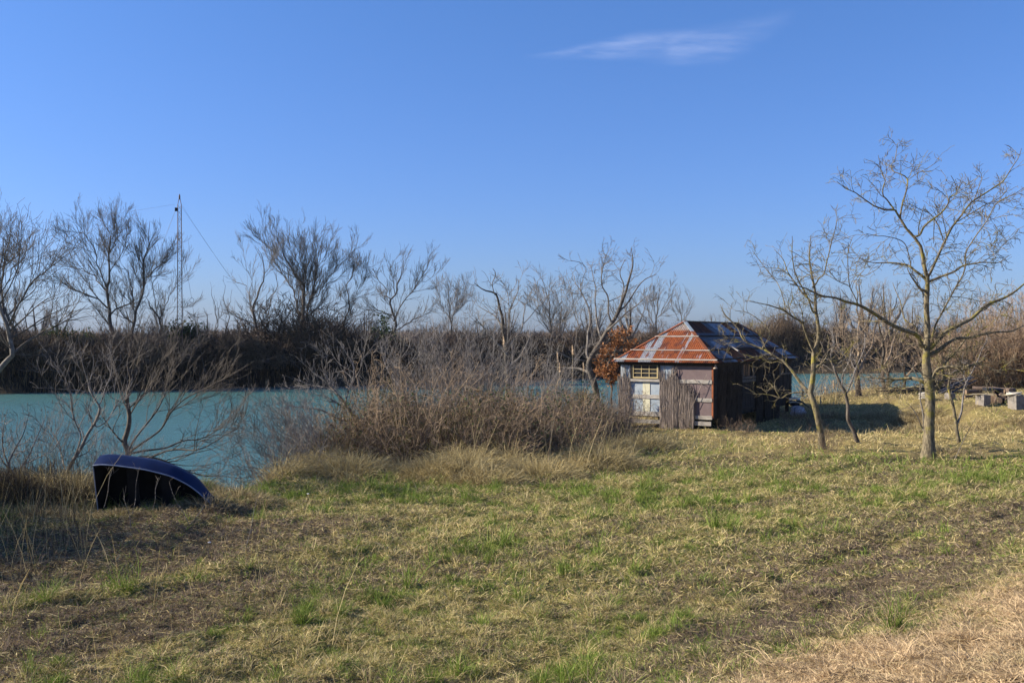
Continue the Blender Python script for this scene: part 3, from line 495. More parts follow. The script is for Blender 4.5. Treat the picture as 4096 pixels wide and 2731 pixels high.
far(Z8, [[(2170, 1100), (2170, 850), (2170, 740), (2160, 640), (2140, 560)], [(2170, 800), (2230, 700), (2260, 620), (2250, 560)], [(2170, 780), (2110, 690), (2080, 620)]], 155, .22, 'hazy tree directly above the left slope of the hut roof', 54, mc=bark_far_light, kw=dict(k1=(4.3, 1.4, 4.2), k2=(2, .8, 1.8), k3=(1.6, .4, 1.0)), minr=.013)
# generic vase trees for the distance, right of the hut and in the gaps
def vase(h, w, nl, seed):
    r_ = np.random.default_rng(seed); P = []; Rr = []; t = np.linspace(0, 1, NL)
    tr = np.stack([.02*h*np.sin(t*4+seed), .02*h*np.cos(t*3), t*h*.9], -1); P.append(tr); Rr.append(.025*h*(1-t)**.8+.02)
    for i in range(nl):
        a = r_.uniform(0, 6.28); t0 = r_.uniform(.12, .5); ln = h*(1-t0)*r_.uniform(.75, 1.0); sp_ = w*r_.uniform(.5, 1)
        k = int(t0*(NL-1)); p = tr[k]; q = np.stack([np.cos(a)*sp_*t**.8, np.sin(a)*sp_*t**.8, ln*t**1.15*.85], -1)+p; q[1:] += r_.normal(0, .01*h, (NL-1, 3)).cumsum(0)*.35
        P.append(q); Rr.append(Rr[0][k]*.6*(1-t)**.8+.018)
    return np.array(P), np.array(Rr)
def copy_tree(o, loc, sc, rz, label):
    c = o.copy(); C.objects.link(c); c.location = loc; c.scale = sc; c.rotation_euler[2] = rz; c['label'] = label
    for ch in list(o.children): d = ch.copy(); C.objects.link(d); d.parent = c
    return c
protos = []
for i, (h, w, nl) in enumerate(((9, 3.2, 9), (8, 2.6, 8), (10, 2.4, 8))):
    P, Rr = vase(h, w, nl, 60+i); protos.append((P, Rr))
farspots = [  # px x, distance, px top y, label
 (778, 175, 312, 'hazy slim bare tree just right of the hut roof ridge'), (800, 168, 322, 'low hazy bare tree behind the right end of the hut roof'),
 (838, 140, 285, 'brown-grey bare tree across the river left of the largest tree'), (862, 142, 272, 'tallest of the bare trees across the river behind the largest tree'), (888, 145, 278, 'bare tree across the river directly behind the left limbs of the largest tree'),
 (915, 150, 298, 'bare tree across the river just left of the largest trunk'), (955, 150, 306, 'bare tree across the river just right of the largest trunk'), (990, 152, 302, 'bare tree across the river under the right hand limbs of the largest tree'), (1018, 146, 300, 'bare tree across the river at the right edge'),
 (745, 260, 316, 'faint distant tree above the middle of the hut roof'), (712, 230, 312, 'faint distant tree above the left part of the hut roof ridge'),
 (560, 130, 300, 'pale bare tree on the far bank left of the hut'), (590, 140, 295, 'pale bare tree behind the crown of the tall spreading tree'), (630, 150, 290, 'pale bare tree behind the russet oak'), (505, 125, 300, 'pale bare tree behind the ivy-wrapped trunk'), (478, 130, 312, 'small pale bare tree right of the windswept tree'),
 (365, 120, 305, 'thin bare tree between the slim leaning tree and the V-shaped tree'), (345, 118, 310, 'thin low bare tree under the slim leaning tree'), (240, 110, 312, 'thin low bare tree left of the broad domed tree'), (205, 105, 308, 'thin low bare tree right of the mast foot'), (60, 110, 300, 'thin low bare tree at the far left behind the fan-crowned tree'), (35, 100, 295, 'thin bare tree beside the dark leaning tree at the left edge'), (160, 120, 310, 'thin low bare tree behind the forked mast tree')]
pe = []
for i, (px, d_, ty, lb) in enumerate(farspots):
    k = i % 3; x = (px-512)/F*d_; z = float(height(x, d_)); h = (CAM_Z+(HY-ty)/F*d_-z)/.97; base = (9, 8, 10)[k]; s = h/base
    if len(pe) < 3 or not pe[k]:
        P, Rr = protos[k]; e = tree('distant_tree', lb, (P.copy(), Rr.copy()), LV((2.6, .8, 2.4), (2.4, .5, 1.2), (2.0, .25, .7), trop=.1, wander=.15, ar=(.3, .8), t0=.1), bark_far, bark_far_light, 'distant bare trees across the river', seed=70+k, minr=.010, tsides=6)
        e.location = (x, d_, z-.1); e.scale = (s, s, s); pe.append(e)
    else: copy_tree(pe[k], (x, d_, z-.1), (s*1.05, s*1.05, s), rng.uniform(0, 6.28), lb)
# near left trees
N1 = [[(-150, 1480), (-60, 1390), (0, 1330), (60, 1260), (80, 1240), (75, 1100), (60, 1020), (20, 930), (0, 860), (-20, 760), (0, 640), (30, 520), (20, 380)], [(80, 1240), (160, 1170), (300, 1080), (420, 1020), (560, 920), (640, 850)], [(62, 1020), (120, 880), (180, 780), (240, 700), (350, 600), (420, 480)], [(120, 880), (110, 780), (130, 660), (180, 540), (200, 380)], [(0, 860), (60, 740), (130, 600), (150, 450), (150, 280)], [(100, 1225), (220, 1230), (400, 1230)], [(70, 1060), (180, 960), (300, 850), (420, 780)], [(20, 930), (-60, 800), (-80, 640)], [(180, 780), (260, 620), (280, 480), (280, 370)], [(75, 1110), (200, 1050), (330, 960), (480, 900)]]
P, Rr = trace(Z2, N1, 27, .085, seed=81, tip=.006, dz=.5, ratio=.5); tree('bare_tree', 'leaning bare tree with pale lower trunk at the left edge on the near bank', (P, Rr), LV((5.0, .7, 2.3), (5.5, .3, 1.1), (4, .12, .5), wander=.16, ar=(.3, .8), trop=.08), bark_pale, bark_far, 'bare bushy trees on the near bank at left', seed=81, minr=.0042)
N2 = [[(440, 1120), (500, 980), (560, 850), (640, 690), (720, 570), (800, 450), (832, 340), (840, 260), (790, 180), (750, 90), (730, 0), (700, -100), (690, -200)], [(840, 270), (870, 200), (900, 90), (950, -20), (960, -140)], [(640, 690), (700, 520), (660, 430), (610, 320), (600, 150), (560, 20), (500, -110)], [(820, 440), (900, 390), (980, 260), (1060, 170), (1100, 50)], [(790, 180), (700, 130), (600, 120), (450, 100), (380, 20)], [(560, 850), (520, 700), (480, 560), (400, 420)], [(750, 90), (800, -40), (840, -160)]]
P, Rr = trace(Z4, N2, 23.0, .055, seed=83, tip=.004, dz=.5, ratio=.52); tree('bare_tree', 'small leaning bare tree with pale trunk just left of the upturned boat', (P, Rr), LV((6, .5, 1.7), (6, .3, .8), (4, .12, .45), wander=.17, ar=(.3, .85), trop=.08), bark_pale, bark_gray, 'bare bushy trees on the near bank at left', seed=83, minr=.0036)
N3 = [[(1090, 760), (1100, 640), (1070, 560), (1090, 480), (1110, 360), (1110, 260), (1100, 150), (1110, 50), (1090, -80), (1110, -200), (1080, -300)], [(1095, 650), (1150, 540), (1250, 420), (1340, 310), (1400, 160), (1420, 60), (1460, -80), (1500, -180)], [(1100, 660), (1200, 590), (1300, 520), (1390, 440), (1500, 300), (1600, 200), (1750, 110), (1900, 30)], [(1110, 270), (1200, 190), (1280, 100), (1300, 20), (1350, -100)], [(1110, 270), (1050, 230), (950, 170), (880, 60), (860, -60)], [(1100, 670), (1250, 640), (1400, 600), (1550, 550), (1700, 540), (1900, 440), (2050, 330)], [(1090, 700), (1300, 680), (1480, 640), (1650, 640), (1850, 560), (2070, 430)], [(1340, 310), (1480, 280), (1620, 240), (1800, 180), (1950, 120)], [(1080, 600), (1000, 520), (900, 380), (850, 300)], [(1090, 720), (1350, 720), (1700, 850), (1900, 850), (2050, 870)], [(1110, 160), (1160, 60), (1200, -60), (1190, -180)], [(1250, 420), (1260, 280), (1330, 130)], [(1550, 550), (1750, 480), (1900, 420)], [(1680, 860), (1850, 760), (2080, 640)]]
P, Rr = trace(Z4, N3, 24.3, .075, seed=85, tip=.004, dz=.55, ratio=.42); tree('bare_tree', 'wide fine-twigged bare willow spreading over the water behind the upturned boat', (P, Rr), LV((6.5, .6, 2.2), (6, .3, 1.0), (4, .12, .5), wander=.13, ar=(.25, .7), trop=.07), bark_far, bark_far, 'bare bushy trees on the near bank at left', seed=85, minr=.0036)
N4 = [[(-60, 1150), (0, 980), (80, 900), (120, 860), (80, 800), (20, 740), (-30, 640)], [(120, 860), (200, 760), (270, 640), (330, 480), (390, 330)], [(80, 900), (60, 760), (120, 620), (200, 480), (250, 330)], [(0, 980), (160, 960), (300, 870), (420, 850)], [(90, 820), (10, 600), (30, 400), (60, 280)], [(-40, 1090), (150, 1060), (330, 1000), (480, 960)], [(200, 760), (330, 700), (450, 640), (520, 540)]]
P, Rr = trace(Z4, N4, 22.0, .06, seed=87, tip=.004, dz=.5, ratio=.7); e = tree('bare_shrub', 'tangled shrub with withered catkins at the left edge above the bank', (P, Rr), LV((6, .4, 1.1), (6, .2, .5), (4, .08, .28), wander=.22, trop=.05), bark_pale, bark_gray, cat='shrub', seed=87, minr=.0034)
# withered catkins on it
cp, _c = sprout(P, Rr, 6, (.3, .9), (.4, 1), 3, .1, .05, r_=np.random.default_rng(2)); cp = cp[:, -1]; k = len(cp); cp = cp+rng.normal(0, .03, cp.shape)-np.array([0, 0, .02])
Pc = np.stack([cp, cp-np.array([0, 0, .045])+rng.normal(0, .02, cp.shape), cp-np.array([0, 0, .07])+rng.normal(0, .02, cp.shape)], 1)-P[0, 0]
V, q = tubes(Pc, np.tile([.008, .010, .004], (k, 1)), 4); mesh_np('catkins', V, [q], bark_dark, e)['kind'] = 'stuff'

# off-frame trees left whose shade falls over the left foreground
for i, (x, y, h, lb) in enumerate([(-16, 17.6, 6, 'bare bushy tree outside the left edge casting shade on the bank'), (-18, 15.8, 6.5, 'second bushy tree outside the left edge beyond the first'), (-15.6, 19.6, 5, 'low bushy tree outside the left edge close to the water'), (-17.5, 13.6, 5.5, 'bushy tree outside the left edge nearest the camera')]):
    P, Rr = vase(h, h*.35, 14, 90+i); P = P+np.array([x, y, float(height(x, y))-.05])
    tree('bare_shrub_tree', lb, (P, Rr), LV((6, .5, 1.8), (6, .3, 1.0), (4, .1, .45), t0=.05), bark_far, bark_far, 'trees outside the left edge', seed=90+i, minr=.0075)

# ------------------------------------------------------------------ shrubs and thickets
def bush_geo(rad, h, ns, seed, levels, spread=.6, r0=.012, wander=.1, bend=(0, 0)):
    r_ = np.random.default_rng(seed); a = r_.uniform(0, 6.28, ns); q = np.sqrt(r_.random(ns))*rad
    p = np.stack([q*np.cos(a), q*np.sin(a), np.full(ns, -.05)], -1)
    out = np.abs(r_.normal(0, spread, ns)); aa = a+r_.normal(0, .7, ns)
    d = np.stack([np.cos(aa)*np.sin(out)+bend[0], np.sin(aa)*np.sin(out)+bend[1], np.cos(out)], -1); d /= np.linalg.norm(d, axis=1)[:, None]
    L = h*r_.uniform(.55, 1.08, ns); N = 9; pts = [p]
    for k in range(N): d = d+r_.normal(0, wander, (ns, 3))+np.array([0, 0, .02]); d /= np.linalg.norm(d, axis=1)[:, None]; p = p+d*(L/N)[:, None]; p[:, 2] = np.maximum(p[:, 2], 0); pts.append(p)
    P = np.stack(pts, 1); Rr = (r0*r_.uniform(.6, 1.3, ns))[:, None]*np.linspace(1, .3, N+1)[None]
    parts = [(P, Rr, 4)]; cp, cr = P, Rr
    for v in levels: cp, cr = sprout(cp, cr, r_=r_, **v); parts.append((cp, cr, 3))
    return parts
def bush(name, label, loc, geo, mat, group, minr=.003, cat='shrub'):
    o = wood(name, geo, mat, None, np.zeros(3), minr=minr); o.location = loc; tag(o, label, cat, group); return o
tan_twig = M('tan bramble stems', (.19, .13, .08), (.42, .31, .2), 5); grey_brown = M('grey-brown stems', (.09, .066, .048), (.24, .18, .13), 5)
def tx(x): return np.interp(x, [-6.5, -5, -3.5, -1.5, 0, 1.5, 3, 4], [.55, .85, 1.2, 1.25, 1.0, .85, .75, .7])
lvG = [dict(dens=4.5, lr=(.3, 1.2), ar=(.3, .8), nseg=4, wander=.15, trop=.09, tmin=.2), dict(dens=6, lr=(.12, .5), ar=(.3, .9), nseg=3, wander=.15, trop=.06)]
lvB = [dict(dens=4.5, lr=(.2, .8), ar=(.4, 1.2), nseg=4, wander=.25, trop=-.02, tmin=.15), dict(dens=6, lr=(.08, .3), ar=(.4, 1.2), nseg=2, wander=.3, trop=0)]
def at(x, y, dz=-.03): return (x, y, float(height(x, y))+dz)
G1 = [(-3.6, 34.5, 3.9, .9, 'tall silvery-grey shrub rising above the left half of the thicket'), (-1.4, 36.5, 4.0, 1.0, 'tallest silvery-grey shrub in the middle of the thicket'), (.4, 38.5, 3.4, .9, 'silvery-grey shrub on the right half of the thicket'), (-5.1, 32.0, 3.2, .7, 'pale forked shrub leaning out over the water at the left end of the thicket'), (-.4, 34.2, 3.1, .8, 'silvery-grey shrub in front of the tallest one'), (2.2, 41.0, 2.3, .8, 'low grey shrub below the ivy-wrapped tree'), (-2.3, 33, 3.2, .8, 'silvery-grey shrub in the front left of the thicket')]
for i, (x, y, h, r_0, lb) in enumerate(G1): bush('grey_shrub', lb, at(x, y), bush_geo(r_0*1.3, h*1.3, 38 if i != 3 else 14, 100+i, lvG, .42, .013, .14), bark_gray, 'silvery-grey shrubs in the thicket')
B1 = [(-5.9, 27.4, 1.5), (-4.1, 29.2, 2.1), (-3.0, 28.4, 2.0), (-1.9, 29.4, 2.2), (-.7, 28.8, 2.0), (.4, 30.0, 2.1), (1.5, 31.0, 2.0), (2.5, 32.5, 2.1), (-4.9, 30.6, 2.2), (-2.6, 31.2, 2.3), (-.2, 31.6, 2.2), (3.4, 35.0, 1.9), (1.6, 34.5, 2.1), (3.9, 38.2, 1.7)]
B1 += [(-5.2, 28.6, 1.9), (-5.7, 28.0, 1.4)]
BL = ['leftmost bramble bush at the foot of the thicket', 'second bramble bush from the left in the front of the thicket', 'bramble bush below the front left grey shrub', 'bramble bush in the front centre of the thicket', 'bramble bush right of the thicket centre front', 'bramble bush in the front right of the thicket', 'bramble bush near the right end of the thicket front', 'rightmost front bramble bush of the thicket, among pale stalks', 'bramble bush behind the leftmost ones at the water edge', 'bramble bush in the middle of the thicket behind the front row', 'bramble bush behind the front right row', 'bramble bush between the thicket and the hut', 'bramble bush in the second row near the right end', 'bramble bush by the left corner of the hut', 'bramble bush at the waterside left end of the thicket', 'lowest bramble bush at the extreme left tip of the thicket']
for i, (x, y, h) in enumerate(B1): bush('bramble_bush', BL[i], at(x, y), bush_geo(1.05, h*1.25*float(tx(x))*rng.uniform(.8, 1.25), 80, 120+i, lvB, .7, .009, .2), (tan_twig, grey_brown)[i % 2], 'brown bramble bushes of the thicket', minr=.0035)
for i, (x, y, h, b_, lb) in enumerate([(-5.6, 27.0, 2.2, (-.7, 0), 'fan of bare twigs reaching left over the water from the thicket'), (-5.2, 28.8, 2.8, (-.9, .1), 'long low twigs reaching far out over the water from the left end of the thicket'), (-6.0, 26.0, 1.6, (-.4, 0), 'small twiggy bush low on the bank left of the thicket')]):
    bush('overhanging_shrub', lb, at(x, y), bush_geo(.8, h*1.1, 34, 140+i, lvG, .5, .010, .09, b_), bark_gray, 'twiggy shrubs hanging over the water', minr=.0036)
for i, (x, y, h, b_, lb) in enumerate([(-12.9, 22.6, 2.5, (-.1, 0), 'fine-twigged shrub at the left edge on the bank, leftmost of the row'), (-11.7, 22.9, 2.1, (.05, 0), 'fine-twigged shrub on the bank left of the small leaning tree'), (-10.6, 23.1, 2.3, (0, 0), 'fine-twigged shrub on the bank at the foot of the small leaning tree'), (-9.3, 23.3, 1.9, (.1, 0), 'fine-twigged shrub directly left of the boat transom'), (-6.6, 23.6, 1.0, (.2, 0), 'low dry bush at the bow of the boat'), (-12.2, 21.4, 1.3, (0, 0), 'low dark bush on the left bank nearest the camera'), (-10.2, 21.5, 1.1, (0, 0), 'low dark bush in front of the boat transom')]):
    bush('bank_shrub', lb, at(x, y), bush_geo(.55, h, 30, 160+i, lvG if h > 1.5 else lvB, .4, .007, .12, b_), (bark_far, bark_gray, bark_far, bark_gray, grey_brown, bark_dark, bark_dark)[i], 'fine-twigged shrubs on the left bank', minr=.0026)
stalk_stuff('thicket_stalks', 650, 330, 640, 26.5, 36, (.8, 2.2), .005, [STRAW2, STRAW, GREYB*1.4, STRAW2], 'pale dead reed stalks standing through the front of the thicket', .17, lambda x, y: (x-y*.0 > -5.8)*(.3+.7*(x > -2))*(np.abs(x-4.6) > .0)*(x < 3.8)*1.0)
Z5 = (1000, 1350, 1.47)
N5 = [[(720, 620), (640, 490), (590, 430), (560, 390), (500, 310), (440, 240), (380, 200), (330, 150)], [(560, 390), (590, 300), (605, 240), (600, 150), (560, 80), (540, 20)], [(600, 260), (650, 170), (680, 60), (700, -20)], [(500, 310), (430, 290), (340, 270), (250, 230)], [(470, 280), (430, 180), (420, 100)], [(605, 200), (520, 150), (470, 60)], [(640, 490), (520, 480), (400, 420), (260, 400), (150, 380)], [(600, 440), (460, 350), (380, 330)]]
P, Rr = trace(Z5, N5, 30, .075, seed=151, tip=.006, dz=.5, ratio=.6); tree('bare_tree', 'leaning pale forked tree at the left end of the thicket', (P, Rr), LV((5, .4, 1.6), (5.5, .25, .8), (4, .1, .4), wander=.17, ar=(.3, .85), trop=.07), bark_pale, bark_gray, 'pale trees growing inside the thicket', seed=151, minr=.0045)
N6 = [[(1165, 560), (1160, 420), (1158, 280), (1160, 200), (1200, 100), (1230, 0)], [(1158, 240), (1110, 170), (1080, 80), (1060, 0)], [(1160, 190), (1140, 90), (1130, -20)], [(1160, 300), (1240, 220), (1290, 120), (1300, 40)], [(1158, 330), (1070, 260), (1000, 160)]]
P, Rr = trace(Z5, N6, 33.5, .06, seed=152, tip=.006, dz=.5, ratio=.6); tree('bare_tree', 'small upright pale tree in the middle of the thicket', (P, Rr), LV((6, .4, 1.6), (6, .25, .8), (4, .1, .4), wander=.15, ar=(.25, .7), trop=.09), bark_pale, bark_gray, 'pale trees growing inside the thicket', seed=152, minr=.0048)
N7 = [[(960, 560), (940, 420), (900, 300), (880, 180), (900, 60), (920, -30)], [(900, 300), (820, 210), (780, 100), (770, 20)], [(885, 200), (960, 120), (1010, 30)], [(930, 380), (1000, 280), (1050, 180)]]
P, Rr = trace(Z5, N7, 33, .055, seed=153, tip=.006, dz=.5, ratio=.6); tree('bare_tree', 'small many-forked pale tree in the left half of the thicket', (P, Rr), LV((6, .4, 1.6), (6, .25, .8), (4, .1, .4), wander=.15, ar=(.25, .7), trop=.09), bark_pale, bark_gray, 'pale trees growing inside the thicket', seed=153, minr=.0048)
# undergrowth filling the thicket so it reads dense
def undergrowth(name, n, fx, fy, fh, cols, label, wd, lr, seed=0):
    x = fx(n); y = fy(x); z0 = height(x, y); z = z0+fh(x, y)*rng.random(n)**1.1
    m = rng.random(n)[:, None]; c = np.array(cols)[rng.integers(0, len(cols), n)]*(.6+.7*m)
    o = blades(name, np.stack([x, y, z], -1), rng.uniform(0, 6.28, n), np.abs(rng.normal(.6, .5, n)), rng.uniform(*lr, n), np.full(n, wd), c, curl=.8); tag(o, label, 'undergrowth', kind='stuff'); return o
undergrowth('dry_undergrowth', 85000, lambda n: rng.uniform(-6, 4.0, n), lambda x: 27.2+np.maximum(0, x+1)*1.3+rng.random(len(x))**.8*7, lambda x, y: (.1+2.4*fbm(x*.8, y*.8, 2)**1.3)*tx(x), [GREYB*.9, STRAW*.6, np.array([.16, .095, .05]), GREYB*.5, OLIVE*.6, np.array([.06, .04, .025])], 'dead leaves and tangled dry stems filling the thicket', .012, (.1, .35))
# left bank weeds undergrowth
undergrowth('dry_undergrowth', 26000, lambda n: rng.uniform(-13, -8.0, n), lambda x: np.interp(x, fx_, fy_)-rng.random(len(x))**.8*3.4-.1, lambda x, y: .9*fbm(x*1.1, y*1.1, 2)*(np.clip((-8.7-x)/1.5, .25, 1)), [GREYB*.4, STRAW*.25, GREYB*.3, ORANGE*.22], 'matted dry weeds on the bank left of the boat', .008, (.12, .4))  # weed colours scaled down, painting in the shade that lies on the bank
# far bank: reed bed along the water and tangled thicket above it
def farline(n, x0, x1): return rng.uniform(x0, x1, n)
nn = 70000; x = rng.uniform(-62, 110, nn); off = rng.random(nn)**.8*8-.6; y = np.interp(x, gx_, gy_)+off-.3; z = height(x, y)
hh = (1.3+2.1*fbm(x*.10+3, y*.1, 3)*sstep(0, 4, off)+.5); L = hh*rng.uniform(.5, 1.1, nn)
# tall tawny reeds stand where the photo shows them
ppx = x/y*F+512; taw = np.exp(-((ppx-425)/40)**2)+.8*np.exp(-((ppx-85)/90)**2)+.8*np.exp(-((ppx-770)/60)**2); L *= 1+.35*np.clip(taw, 0, 1)*sstep(3, 6, off)
L *= (.45+.55*np.clip(taw, 0, 1))*(.25+1.5*fbm(x*.22, y*.22, 3)); rightb = (sstep(640, 760, ppx)*.5)[:, None]; L *= 1+.7*sstep(640, 760, ppx)
col = np.where((rng.random(nn) < .55*np.clip(taw, 0, 1)+.1)[:, None], np.array([.26, .165, .08]), np.array([.028, .022, .016]))*(.6+.7*rng.random(nn)[:, None])  # near-black share of the blades carries the far bank's shade in its colour
col = col*(1-rightb)+rightb*np.array([.24, .175, .12])*(.5+.8*rng.random(nn)[:, None])
o = blades('far_reed_bed', np.stack([x, y, z-.1], -1), rng.uniform(0, 6.28, nn), np.abs(rng.normal(.08, .12, nn)), L, np.full(nn, .055), col, curl=.35); tag(o, 'brown reed bed lining the far river bank', 'reeds', kind='stuff')
fb = []
for k in range(4): fb.append(bush_geo(1.7, 4.0, 130, 200+k, [dict(dens=3.4, lr=(.5, 1.5), ar=(.3, 1.0), nseg=4, wander=.2, trop=.03, tmin=.15), dict(dens=3.2, lr=(.25, .8), ar=(.3, 1.1), nseg=2, wander=.2, trop=.02)], .42, .022, .14))
where = ['at the far left edge', 'left of the dark leaning tree', 'beneath the dark leaning tree', 'right of the dark leaning tree', 'left of the fan-crowned tree', 'beneath the fan-crowned tree', 'between the twin crowns', 'beneath the pointed crown', 'left of the mast foot', 'right of the mast foot', 'beneath the dead-looking stems', 'left of the peeled tree', 'beneath the peeled tree', 'right of the peeled tree', 'left below the broad domed tree', 'directly beneath the broad domed tree', 'right below the broad domed tree', 'beneath the slim leaning tree', 'left below the V-shaped tree', 'beneath the V-shaped tree', 'right below the V-shaped tree', 'beneath the windswept tree', 'right of the windswept tree', 'behind the ivy-wrapped trunk', 'right of the ivy-wrapped trunk', 'behind the leaning trunk of the tall spreading tree', 'behind the russet oak', 'behind the left wall of the hut', 'hidden behind the hut', 'behind the hut roof', 'just right of the hut wall', 'right of the hut near the water', 'behind the slender forked tree', 'behind the thin curved tree', 'between the bank trees', 'left of the largest trunk', 'behind the largest trunk', 'right of the largest trunk', 'behind the plank heap', 'between plank heap and logs', 'behind the log stack', 'at the right edge across the river']
fo = []; M('shade-darkened brown twigs', (.030, .022, .016), (.09, .062, .042), 2)  # brown twigs darkened in colour to hold the far bank in shade
for i in range(42):
    px = -12+i*25.3+rng.uniform(-5, 5); 
    d_ = 100.
    for _ in range(12): x = (px-512)/F*d_; d_ = float(np.interp(x, gx_, gy_))+3.4
    d_ += rng.uniform(-.6, 2.5); x = (px-512)/F*d_
    top = 337+rng.uniform(-10, 8) if px < 560 else 336+rng.uniform(-8, 7)
    if 265 < px < 335: top = 323
    if 200 < px < 255: top = 331
    z = float(height(x, d_)); h = (CAM_Z+(HY-top)/F*d_-z)*1.1; k = i % 4; mt_ = (bpy.data.materials['shade-darkened brown twigs'] if k < 2 else bramble) if px < 600 else rust_twig
    lb = 'tangled brown shrub on the far bank '+where[i]
    if i < 4: o = bush('far_shrub', lb, (x, d_, z-.1), fb[k], mt_, 'shrubs on the far bank', minr=.012); fo.append(o)
    else: o = fo[k].copy(); C.objects.link(o); o.location = (x, d_, z-.1); o['label'] = lb
    s = h/4.0*rng.choice([.6, .85, 1.0, 1.15, 1.4], p=[.25, .25, .2, .2, .1]); o.scale = (s*1.3, s*1.3, s); o.rotation_euler[2] = rng.uniform(0, 6.28)
nn = 34000; x = rng.uniform(18, 110, nn); y = np.interp(x, gx_, gy_)+rng.uniform(-1.2, 3, nn); z = height(x, y)
o = blades('waterline_growth', np.stack([x, y, z-.05], -1), rng.uniform(0, 6.28, nn), np.abs(rng.normal(.25, .3, nn)), rng.uniform(.5, 1.7, nn), np.full(nn, .07), np.array([.045, .033, .022])*(.4+1.1*rng.random(nn)[:, None]), curl=.6); tag(o, 'dark growth along the far waterline right of the hut', 'undergrowth', kind='stuff')
# inner tangle so that the far bank is opaque
nn = 60000; x = rng.uniform(-62, 110, nn); off = 1.5+rng.random(nn)*7; y = np.interp(x, gx_, gy_)+off; z = height(x, y)+rng.random(nn)*(.9+2.4*fbm(x*.12, y*.12, 2))
o = blades('far_undergrowth', np.stack([x, y, z], -1), rng.uniform(0, 6.28, nn), np.abs(rng.normal(.7, .5, nn)), rng.uniform(.3, .9, nn), np.full(nn, .06), np.array([.028, .021, .015])*(.5+1.0*rng.random(nn)[:, None])*(1+1.0*sstep(640, 760, x/y*F+512))[:, None], curl=.8); tag(o, 'dense dark undergrowth behind the far reeds', 'undergrowth', kind='stuff')  # far bank's shade painted into these blades as a near-black brown
# distant scrub filling the horizon
nn = 60000; y = rng.uniform(150, 420, nn); x = rng.uniform(-.6, .62, nn)*y; ok = far_sd(x, y) > 12; x = x[ok]; y = y[ok]; nn = len(x)
z = height(x, y)-.1; hgt = 1.5+4.5*fbm(x*.03, y*.03, 3)
o = blades('distant_scrub', np.stack([x, y, z+rng.random(nn)*hgt*.5], -1), rng.uniform(0, 6.28, nn), np.abs(rng.normal(.2, .25, nn)), hgt*rng.uniform(.3, .8, nn), .0012*y, np.array([.17, .13, .10])*(.6+.8*rng.random(nn)[:, None]), curl=.4); tag(o, 'distant scrub and woodland in haze along the horizon', 'woodland', kind='stuff')
# big dry thicket at the right edge on the near bank
for i, (x, y, h, lb) in enumerate([(27.5, 56, 5.2, 'tall tawny shrub at the right edge behind the log stack'), (25.3, 57, 3.6, 'lower tawny shrub left of the tall one at the right edge'), (29.5, 54.5, 5.6, 'tallest tawny shrub cut by the right edge of the view')]):
    bush('tawny_shrub', lb, at(x, y), bush_geo(1.5, h, 150, 220+i, [dict(dens=3, lr=(.4, 1.3), ar=(.25, .8), nseg=4, wander=.15, trop=.06, tmin=.2), dict(dens=4, lr=(.2, .6), ar=(.3, .8), nseg=2, wander=.15, trop=.04)], .3, .014, .1), M('tawny twigs', (.26, .18, .115), (.42, .31, .21), 4), 'tawny shrubs at the right edge', minr=.007)
undergrowth('tawny_undergrowth', 30000, lambda n: rng.uniform(24.0, 33, n), lambda x: 54+rng.random(len(x))*4, lambda x, y: 2.6*fbm(x*.5, y*.5, 2)*sstep(23.6, 27, x)+.2, [np.array([.30, .20, .12]), np.array([.22, .15, .09]), np.array([.36, .26, .16])], 'tawny dry growth filling the right edge thicket', .02, (.2, .6))
for i, (x, y, h, lb) in enumerate([(17.6, 51.0, 1.8, 'low twiggy bush on the river bank left of the largest trunk'), (19.4, 52.0, 2.2, 'low twiggy bush on the river bank behind the largest trunk'), (15.6, 51.0, 1.3, 'smallest twiggy bush on the river bank right of the hut'), (22.6, 52.5, 1.9, 'low twiggy bush on the river bank behind the plank heap')]):
    bush('bank_bush', lb, at(x, y), bush_geo(.7, h, 40, 260+i, lvB, .6, .006, .14), rust_twig, 'low twiggy bushes along the near river bank', minr=.0045)
bush('weed_bush', 'wiry dry weeds at the base of the slender forked tree', at(9.5, 31.2), bush_geo(.6, .7, 60, 230, lvB, .5, .004, .1), bramble, None, minr=.002)
for i, (x, y, h, lb) in enumerate([(12.6, 41.2, .9, 'dark dead weeds in the shade right of the hut'), (11.5, 40.4, 1.0, 'dark bramble at the shaded foot of the hut side wall'), (8.6, 37.9, .7, 'small leafy bramble at the near corner of the hut'), (3.9, 37.6, 1.3, 'pale branched weeds in front of the left corner of the hut'), (2.8, 34.0, 1.5, 'spray of pale dry stems at the right end of the thicket')]):
    bush('weed_bush', lb, at(x, y), bush_geo(.55, h, 45, 240+i, lvB, .5, .005, .1), (bramble, bramble, bramble, bark_gray, bark_gray)[i], 'dead weeds around the hut', minr=.0028)

